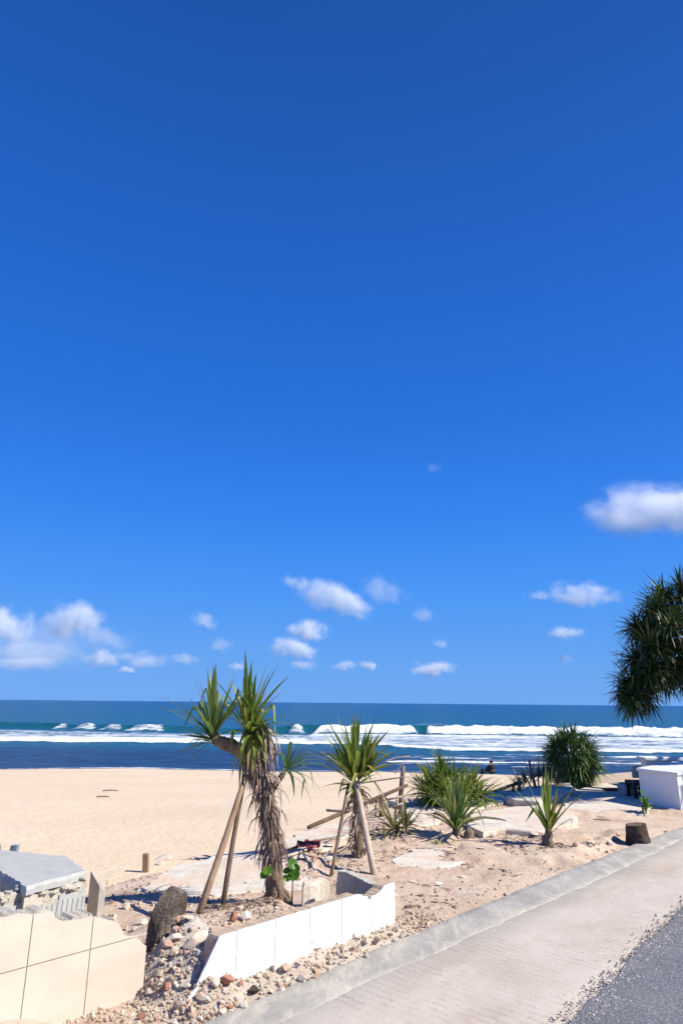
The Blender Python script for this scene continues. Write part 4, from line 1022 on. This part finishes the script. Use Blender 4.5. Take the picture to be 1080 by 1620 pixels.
plant('grey_shrub', c5, 'grey olive shrub of thin leaves among stakes left of the round bush', 'shrub',
      lambda mb: [rosette(mb, c5 + Vector((dx, dy, h)), (dx * 1.5, -.2, 1), 34, .34, .016, (.1, 1.4), (.1, 1.0), r, (.0, .9), .05, .35, 5) for dx, dy, h in ((-.25, 0, .1), (-.1, .1, .2), (.0, -.1, .22), (.12, 0, .26), (.25, .05, .16), (.35, 0, .08), (-.35, .1, .04))], 'leaf_olive',
      lambda mb: [tube(mb, [c5 + Vector((dx * .3, 0, -.1)), c5 + Vector((dx, 0, .26))], [.02, .012], 6, .1, r) for dx in (-.25, 0, .12, .25)])
c6 = G(1022, 1290)
def leafy(mb):
    for k in range(26):
        a = r.uniform(0, 6.28); h = r.uniform(.05, .30)
        d = Vector((math.cos(a), math.sin(a), r.uniform(.3, 1.2)))
        leaf(mb, c6 + Vector((0, 0, h)), d, r.uniform(.10, .16), .055, .8, 6, r.random(), r, keel=.2, basew=.15)
plant('broadleaf_seedling', c6, 'small bright green broadleaf seedling in front of the white house wall', 'seedling', leafy, 'leaf_bright', lambda mb: tube(mb, [c6 - Vector((0, 0, .03)), c6 + Vector((0, 0, .32))], [.012, .006], 6), pname='foliage')
for (x, y, n, lab) in ((470, 1522, 30, 'green weed tuft among the stones at the foot of the white wall'), (608, 1452 + 8, 12, 'thin grey weed in front of the white wall right end'), (938, 1345, 26, 'dry grass tuft at the edge of the kerb strip'), (900, 1262, 26, 'low green grass tuft on the shaded slab edge'), (690, 1334, 26, 'pale green grass patch left of the rosette plant foot')):
    g = G(x, y); g.z = gz(g.x, g.y)
    mb = MB()
    for k in range(n):
        a = r.uniform(0, 6.28); p = g + Vector((r.gauss(0, .04), r.gauss(0, .025), 0))
        leaf(mb, p, (math.cos(a), math.sin(a), r.uniform(.5, 2)), r.uniform(.04, .11), .007, 1.2, 4, r.random(), r)
    o = mb.build('grass_tuft', 'leaf_olive' if 'dry' in lab or 'grey' in lab else 'leaf_bright', org=g); tag(o, lab, 'grass tuft')

# stump
g = G(1010, 1336); mb = MB(); rs = random.Random(5)
h_ = .22; tube(mb, [g + Vector((0, 0, -.05)), g + Vector((0, 0, .03)), g + Vector((-.01, 0, .12)), g + Vector((-.015, 0, h_))], [.155, .14, .122, .115], 20, .05, rs, 3)
nv = []
for p in mb.v:
    q = Vector(p) - g; an = math.atan2(q.y, q.x); rr = 1 + .10 * mn.noise((math.cos(an) * 4, math.sin(an) * 4, q.z * 3)) + .05 * mn.noise((math.cos(an) * 12, math.sin(an) * 12, q.z * 4)) - (.22 * sm(.6, .1, abs(an - 3.4 if an > 0 else an + 2.9)) * sm(.12, .0, abs(q.z - .09)))
    nv.append((g.x + q.x * rr, g.y + q.y * rr, p[2] + .012 * (q.x / .12) * (1 if q.z > .15 else 0)))
mb.v = nv
stump = mb.build('tree_stump', 'stump_wood', smooth=False, org=g); tag(stump, 'dark sawn tree stump standing beside the kerb strip', 'stump')
mb = MB(); tube(mb, [g + Vector((-.015, 0, h_)), g + Vector((-.015, 0, h_ + .004))], [.100, .098], 20, .03, rs); o = mb.build('cut_face', 'pole_dark', stump); o.rotation_euler = (0, -.1, 0)

# short posts on the sand
def post(x, y, ytop, wd, mt, label, tilt=0.0):
    z0 = -.12; g = G(x, y, z0); t = A(x + tilt, ytop, g.y); mb = MB(); dep = wd * .8
    ax = (t - g).normalized(); s, u = Vector((1, 0, 0)), Vector((0, 1, 0)); vs = []
    for p, k in ((g - Vector((0, 0, .15)), 1), (g.lerp(t, .5), .97), (t + Vector((0, 0, 0)), .95)):
        for i, j in ((-1, -1), (1, -1), (1, 1), (-1, 1)): vs.append(p + s * i * wd / 2 * k + u * j * dep / 2 * k + Vector((0, 0, (.012 * i if p is t else 0))))
    mb.add(vs, [(0, 1, 5, 4), (1, 2, 6, 5), (2, 3, 7, 6), (3, 0, 4, 7), (4, 5, 9, 8), (5, 6, 10, 9), (6, 7, 11, 10), (7, 4, 8, 11), (8, 9, 10, 11)])
    o = mb.build('wooden_post', mt, org=g); fixn(o, .006); tag(o, label, 'post'); return o
post(231, 1383, 1350, .062, 'pole_wood', 'short square brown post standing alone in the sand')
post(19, 1362, 1337, .085, 'post_paint', 'short slanting post with flaking blue paint behind the grey block', 6)
post(-4, 1350, 1336, .07, 'weathered_wood', 'short post cut by the left picture edge near the grey block')

# ------------------------------------------------------------------ white house at the right
e = empty('house', (5.5, 11.3, 0), 'low white rendered building with a flat top at the right edge of the terrace', 'house')
hc = G(1077, 1283); m3 = -Vector((NR.x, NR.y, 0)); far_ = Vector((5.12, 11.95, 0)); ax_ = (far_ - hc).normalized()
ztop = A(1075, 1222, hc.y).z
Pn, Pf = hc, far_
Pr, Pfr = hc + D * 5.0, far_ + D * 5.0
mb = MB(); prism(mb, ccw([Pn, Pr, Pfr, Pf]), -.2, ztop - .045, 0, 0); fixn(mb.build('wall', 'white_paint', e), .006)
o3 = .03
mb = MB(); prism(mb, ccw([Pn - D * o3 - ax_ * o3 * 1.0, Pr - ax_ * o3, Pfr + ax_ * o3, Pf - D * o3 + ax_ * o3]), ztop - .046, ztop, 0, 0); fixn(mb.build('roof_slab', 'white_paint', e), .006)
k0 = A(1022, 1214, 14.2); zk = A(1030, 1203, 14.2).z
e = empty('parapet_wall', (k0.x, 14.2, 0), 'second low white wall with a dark recess behind the white building', 'wall')
mb = MB(); prism(mb, ccw([(k0.x, 14.2), (k0.x + 4, 14.5), (k0.x + 4, 14.75), (k0.x, 14.45)]), -.3, zk, 0, 0); fixn(mb.build('wall', 'white_paint', e), .008)
mb = MB(); prism(mb, ccw([(k0.x - .05, 14.12), (k0.x + 4, 14.42), (k0.x + 4, 14.83), (k0.x - .05, 14.53)]), zk + .002, zk + .06, 0, 0); fixn(mb.build('coping', 'white_paint', e), .008)
# dark bench and things on it
bb = G(1008, 1266); By = bb.y + .15
e = empty('bench', (bb.x, By, 0), 'dark wooden bench with a backrest at the left side of the white building', 'bench')
zt_ = A(1005, 1238, By).z
x0, x1 = A(995, 1240, By).x, A(1021, 1240, By).x
mb = MB(); box(mb, ((x0 + x1) / 2, By, zt_), x1 - x0, .42, .06); fixn(mb.build('seat', 'dark_wood', e), .006)
for sx in (x0 + .03, x1 - .05):
    for sy in (-.16, .16):
        mb = MB(); box(mb, (sx, By + sy, zt_ / 2 - .04), .055, .055, zt_ - .03 + .05); fixn(mb.build('leg', 'dark_wood', e), .004)
zb = A(1012, 1212, By + .15).z
mb = MB(); box(mb, ((x0 + x1) / 2 + .06, By + .17, (zt_ + zb) / 2 + .03), .13, .08, zb - zt_ - .06); fixn(mb.build('backrest', 'concrete_grey', e), .012)
g = A(990, 1250, By + .3); mb = MB(); tube(mb, [Vector((g.x, g.y, .02)), Vector((g.x, g.y, .08)), Vector((g.x, g.y, .20)), Vector((g.x, g.y, .24))], [.13, .15, .15, .10], 14, .02, rs, 2)
o = mb.build('stone_pot', 'concrete_grey', smooth=True, org=(g.x, g.y, 0)); tag(o, 'round grey pot left of the dark bench', 'pot')
g = G(972, 1250, .04); mb = MB(); box(mb, (g.x, g.y, .06), .45, .16, .035, .15); o = fixn(mb.build('plank', 'brown_plank', org=(g.x, g.y, .04)), .004); tag(o, 'brown plank lying on the step left of the dark bench', 'plank')

# ------------------------------------------------------------------ big overhanging palm at the right
r = random.Random(77)
tb = Vector((9.9, 12.7, 0)); tree = empty('screw_pine_tree', tb, 'large dark palm tree whose spiky crown hangs in from the right edge', 'palm')
hub = Vector((9.2, 12.3, 3.0))
mb = MB(); tube(mb, [tb - Vector((0, 0, .2)), tb + Vector((-.1, 0, 1.1)), Vector((9.5, 12.5, 2.2)), hub], [.2, .18, .16, .15], 12, .06, r, 4)
CR = []
for x, y, Y, ax in ((1072, 950, 9.0, (-.3, -.3, 1)), (1048, 972, 9.1, (-.8, -.2, .8)), (1030, 1000, 9.0, (-1, -.2, .4)), (1012, 1035, 9.1, (-1, -.3, .1)), (1002, 1066, 9.0, (-1, -.2, -.1)), (1008, 1090, 8.9, (-.7, -.4, -.6)), (1030, 1092, 9.1, (.2, -.5, -.9)),
                    (1055, 1010, 8.8, (-.2, -1, .3)), (1040, 1048, 8.8, (-.3, -1, 0)), (1078, 975, 8.7, (.1, -1, .6)), (1085, 1020, 8.9, (.3, -.8, -.3)), (1060, 1062, 9.2, (.7, -.2, -.5)), (1050, 985, 9.5, (-.3, .8, .5)), (1022, 1050, 9.5, (-.4, .8, 0)), (1095, 935, 9.1, (-.1, -.2, 1)), (1120, 940, 9.0, (.1, -.3, 1)), (1110, 990, 8.8, (.3, -.8, .3)), (1105, 1045, 9.1, (.2, -.4, -.6))):
    CR.append((A(x - 9, y + 9, Y * 1.333), Vector(ax)))
base_ = list(CR)
for c, ax in base_[:17]:                                # smaller tufts that fill the crown out
    for _ in range(2): CR.append((c + Vector((r.uniform(-.3, .46), r.uniform(-.4, .4), r.uniform(-.3, .3))), Vector(ax) + Vector((r.uniform(-.7, .7), r.uniform(-.7, .7), r.uniform(-.5, .7)))))
for k in range(26):                                     # the rest of the crown, beyond the frame
    a = r.uniform(0, 6.28); z = r.uniform(-.4, 1); rr = math.sqrt(1 - z * z) if abs(z) < 1 else 0
    d = Vector((rr * math.cos(a), rr * math.sin(a), z)); CR.append((Vector((9.1, 12.4, 3.75)) + Vector((d.x * 1.8, d.y * 1.8, d.z * 1.5)), d))
for k, (c, ax) in enumerate(CR):
    mid = hub.lerp(c, .5) + Vector((0, 0, .12)); tube(mb, [hub.lerp(c, .05), mid, c - ax.normalized() * .02], [.075, .055, .035], 7, .1, r, 3)
mb.build('trunk', 'bark_dark', tree, smooth=True)
mb = MB()
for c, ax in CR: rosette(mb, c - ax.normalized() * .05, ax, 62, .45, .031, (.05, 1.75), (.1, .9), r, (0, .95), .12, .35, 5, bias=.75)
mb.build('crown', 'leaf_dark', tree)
mb = MB()
for c, ax in CR[:50]:
    for k in range(5):
        a = r.uniform(0, 6.28); leaf(mb, c - ax.normalized() * .1 + Vector((r.gauss(0, .05), r.gauss(0, .05), 0)), (math.cos(a), math.sin(a), r.uniform(-.8, .3)), r.uniform(.3, .55), .028, r.uniform(1, 3), 6, r.random(), r)
mb.build('dead_leaf_cluster', 'leaf_olive', tree)

# ------------------------------------------------------------------ seated person at the water's edge
pp = Vector((G(775, 1222, -2.75).x, G(775, 1222, -2.75).y - .6, 0)); pp.z = sandz(pp.x, pp.y)
def skin(name, verts, edges, rad, mt, parent=None, loc=None, lv=2):
    me = bpy.data.meshes.new(name); me.from_pydata(verts, edges, []); me.materials.append(M[mt])
    o = bpy.data.objects.new(name, me); link(o, parent)
    if loc is not None: o.location = loc
    m_ = o.modifiers.new('skin', 'SKIN'); m_.use_smooth_shade = True
    for v_, q_ in zip(me.skin_vertices[0].data, rad): v_.radius = (q_, q_) if not isinstance(q_, tuple) else q_
    me.skin_vertices[0].data[0].use_root = True
    s_ = o.modifiers.new('sub', 'SUBSURF'); s_.levels = lv; s_.render_levels = lv; return o
# facing the water (+y), knees drawn up, a slight turn to the left
V = [(0, 0, .12), (0, -.02, .26), (0, -.01, .42), (0, .03, .54), (0, .05, .62), (0, .08, .72), (0, .09, .82),
     (.17, .04, .53), (.24, .16, .36), (.16, .36, .34), (-.17, .04, .53), (-.24, .16, .36), (-.16, .36, .34),
     (.10, .05, .11), (.13, .42, .40), (.12, .52, .06), (.12, .64, .04), (-.10, .05, .11), (-.13, .42, .40), (-.12, .52, .06), (-.12, .64, .04),
     (.06, .43, .35), (-.06, .43, .35)]
E_ = [(0, 1), (1, 2), (2, 3), (3, 4), (4, 5), (5, 6), (3, 7), (7, 8), (8, 9), (9, 21), (3, 10), (10, 11), (11, 12), (12, 22), (0, 13), (13, 14), (14, 15), (15, 16), (0, 17), (17, 18), (18, 19), (19, 20)]
R_ = [.13, .13, .14, .12, .055, .10, .085, .06, .048, .035, .06, .048, .035, .10, .075, .045, .04, .10, .075, .045, .04, .03, .03]
person = skin('person', V, E_, R_, 'skin', None, pp); tag(person, 'person in dark clothes seated at the edge of the water looking out to sea', 'person'); person.rotation_euler = (0, 0, .35)
skin('shirt', [V[1], V[2], V[3], (0, .045, .575), V[7], V[8], V[10], V[11]], [(0, 1), (1, 2), (2, 3), (2, 4), (4, 5), (2, 6), (6, 7)], [.17, .19, .185, .10, .10, .08, .10, .08], 'cloth_black', person)
skin('trousers', [V[0], V[1], V[13], V[14], V[15], V[17], V[18], V[19]], [(0, 1), (0, 2), (2, 3), (3, 4), (0, 5), (5, 6), (6, 7)], [.15, .145, .115, .09, .06, .115, .09, .06], 'cloth_grey', person)
skin('hair', [(0, .06, .70), (0, .055, .78), (0, .08, .85)], [(0, 1), (1, 2)], [.12, .145, .125], 'hair', person)
bag = MB(); cb_ = pp + Vector((-.52, .05, 0)); tube(bag, [cb_ + Vector((-.14, 0, -.02)), cb_ + Vector((-.12, 0, .16)), cb_ + Vector((0, 0, .24)), cb_ + Vector((.05, 0, .25))], [.17, .17, .12, .05], 12, .06, rs, 3)
o = bag.build('bag', 'cloth_black', smooth=True, org=cb_); tag(o, 'dark bag on the sand left of the seated person', 'bag')
for x, y, l_, lab in ((175, 1252, .42, 'thin dark driftwood stick lying on the open sand'), (163, 1262, .3, 'tiny dark driftwood stick nearest the long stick on the open sand')):
    d_ = ray(x, y); Yd = 25.0
    for _ in range(30):                     # where that sight line meets the sloping sand
        q = A(x, y, Yd); Yd += (q.z - sandz(q.x, q.y)) * 4
    q = A(x, y, Yd); q.z = sandz(q.x, q.y) + .02
    wood('driftwood_stick', [q - Vector((l_ / 2, 0, 0)), q + Vector((0, .03, .01)), q + Vector((l_ / 2, .02, 0))], [.014, .016, .01], 'weathered_wood', lab, 'driftwood')

# ------------------------------------------------------------------ clouds
rc = random.Random(6)
NCL = [0]; DF = .19
def cloud(x, y, hw, hh, dens, label, tilt=0.0):
    NCL[0] += 1; Y = 2200.0 + (NCL[0] * 977) % 2700
    c = A(x, y, Y); dist = (c - Vector((0, 0, EYE))).length; k = dist / FPX * math.cos(math.atan(abs(x - 540) / FPX))
    bm = bmesh.new(); bmesh.ops.create_icosphere(bm, subdivisions=3, radius=1); sd_ = rc.uniform(0, 50)
    for v in bm.verts: v.co *= 1.0 + .10 * mn.noise(v.co * 1.6 + Vector((sd_, 0, 0)))
    me = bpy.data.meshes.new('cloud'); bm.to_mesh(me); bm.free(); me.materials.append(M['cloud_vapour'])
    o = link(bpy.data.objects.new('cloud', me)); o.location = c; o.scale = (hw * k * 1.35, (.5 * hh + .15 * hw) * k * 1.5, hh * k * 1.45); o.rotation_euler = (0, tilt, 0)
    o['dens'] = DF * dens / ((.5 * hh + .15 * hw) * k); tag(o, label, 'cloud'); return o
cloud(1042, 806, 110, 38, 9, 'largest bright white cloud, cut by the right edge high above the horizon')
cloud(532, 950, 58, 23, 6, 'long slanting white cloud high over the middle of the sea', .35)
cloud(470, 922, 26, 12, 2.2, 'thin trailing wisp at the upper left end of the slanting white cloud', .4)
cloud(606, 935, 38, 22, 1.6, 'faint hazy cloud right of the slanting white cloud', .2)
cloud(488, 997, 32, 15, 6, 'small oval white cloud just below the slanting cloud')
cloud(465, 1028, 38, 15, 5.5, 'white cloud below the small oval cloud, over the ragged palm', .2)
cloud(480, 1053, 22, 8, 2.4, 'faint low puff under the two stacked middle clouds')
cloud(14, 990, 44, 28, 6, 'bright white cloud cut by the left edge above the horizon')
cloud(116, 982, 46, 27, 6.5, 'puffy bright white cloud with a peaked top at upper left', .15)
cloud(50, 1032, 74, 16, 2.6, 'wide thin grey white layer below the two left clouds')
cloud(62, 1022, 135, 34, 1.5, 'broad hazy veil behind the clouds at the left edge of the sky')
cloud(30, 1050, 70, 10, 2.2, 'lowest thin flat layer at the left edge of the sky')
cloud(172, 1010, 40, 16, 1.6, 'pale veil trailing right of the peaked cloud')
cloud(160, 1041, 28, 14, 4, 'low white cloud left end of the row above the left horizon')
cloud(222, 1043, 42, 12, 3, 'flat pale cloud in the middle of the row above the left horizon')
cloud(292, 1043, 26, 9, 2, 'faint flat cloud at the right end of the row above the left horizon')
cloud(200, 1059, 16, 5, 4, 'tiny white streak under the flat pale cloud at left')
cloud(323, 981, 20, 11, 3, 'tiny slanting puff alone right of the peaked cloud', .45)
cloud(350, 1020, 18, 12, 1.4, 'very faint puff above the left tuft of the ragged palm')
cloud(545, 1053, 20, 7, 3, 'tiny flat white cloud low over the middle horizon, left of a pair')
cloud(583, 1053, 14, 7, 4, 'tiny white cloud low over the middle horizon, right of a pair', .25)
cloud(684, 1058, 36, 10, 5.5, 'flat white cloud low over the horizon above the palm bush')
cloud(922, 940, 52, 19, 4.2, 'soft white cloud left above the big dark palm crown', .08)
cloud(853, 942, 24, 8, 1.5, 'faint streak left of the soft white cloud', .05)
cloud(893, 1001, 27, 10, 4, 'small oval cloud left of the big dark palm crown')
cloud(892, 1043, 12, 7, 2.6, 'tiny faint puff low beside the big dark palm crown')
cloud(670, 970, 18, 12, 1.3, 'faint puff right of the faint hazy cloud')
cloud(696, 1017, 12, 8, 1.6, 'tiny faint puff above the flat white cloud over the palm bush')
cloud(376, 1054, 14, 7, 3, 'tiny puff between the two leaf tufts of the ragged palm')
cloud(685, 740, 12, 9, .4, 'hardly visible highest puff in the clear blue sky')
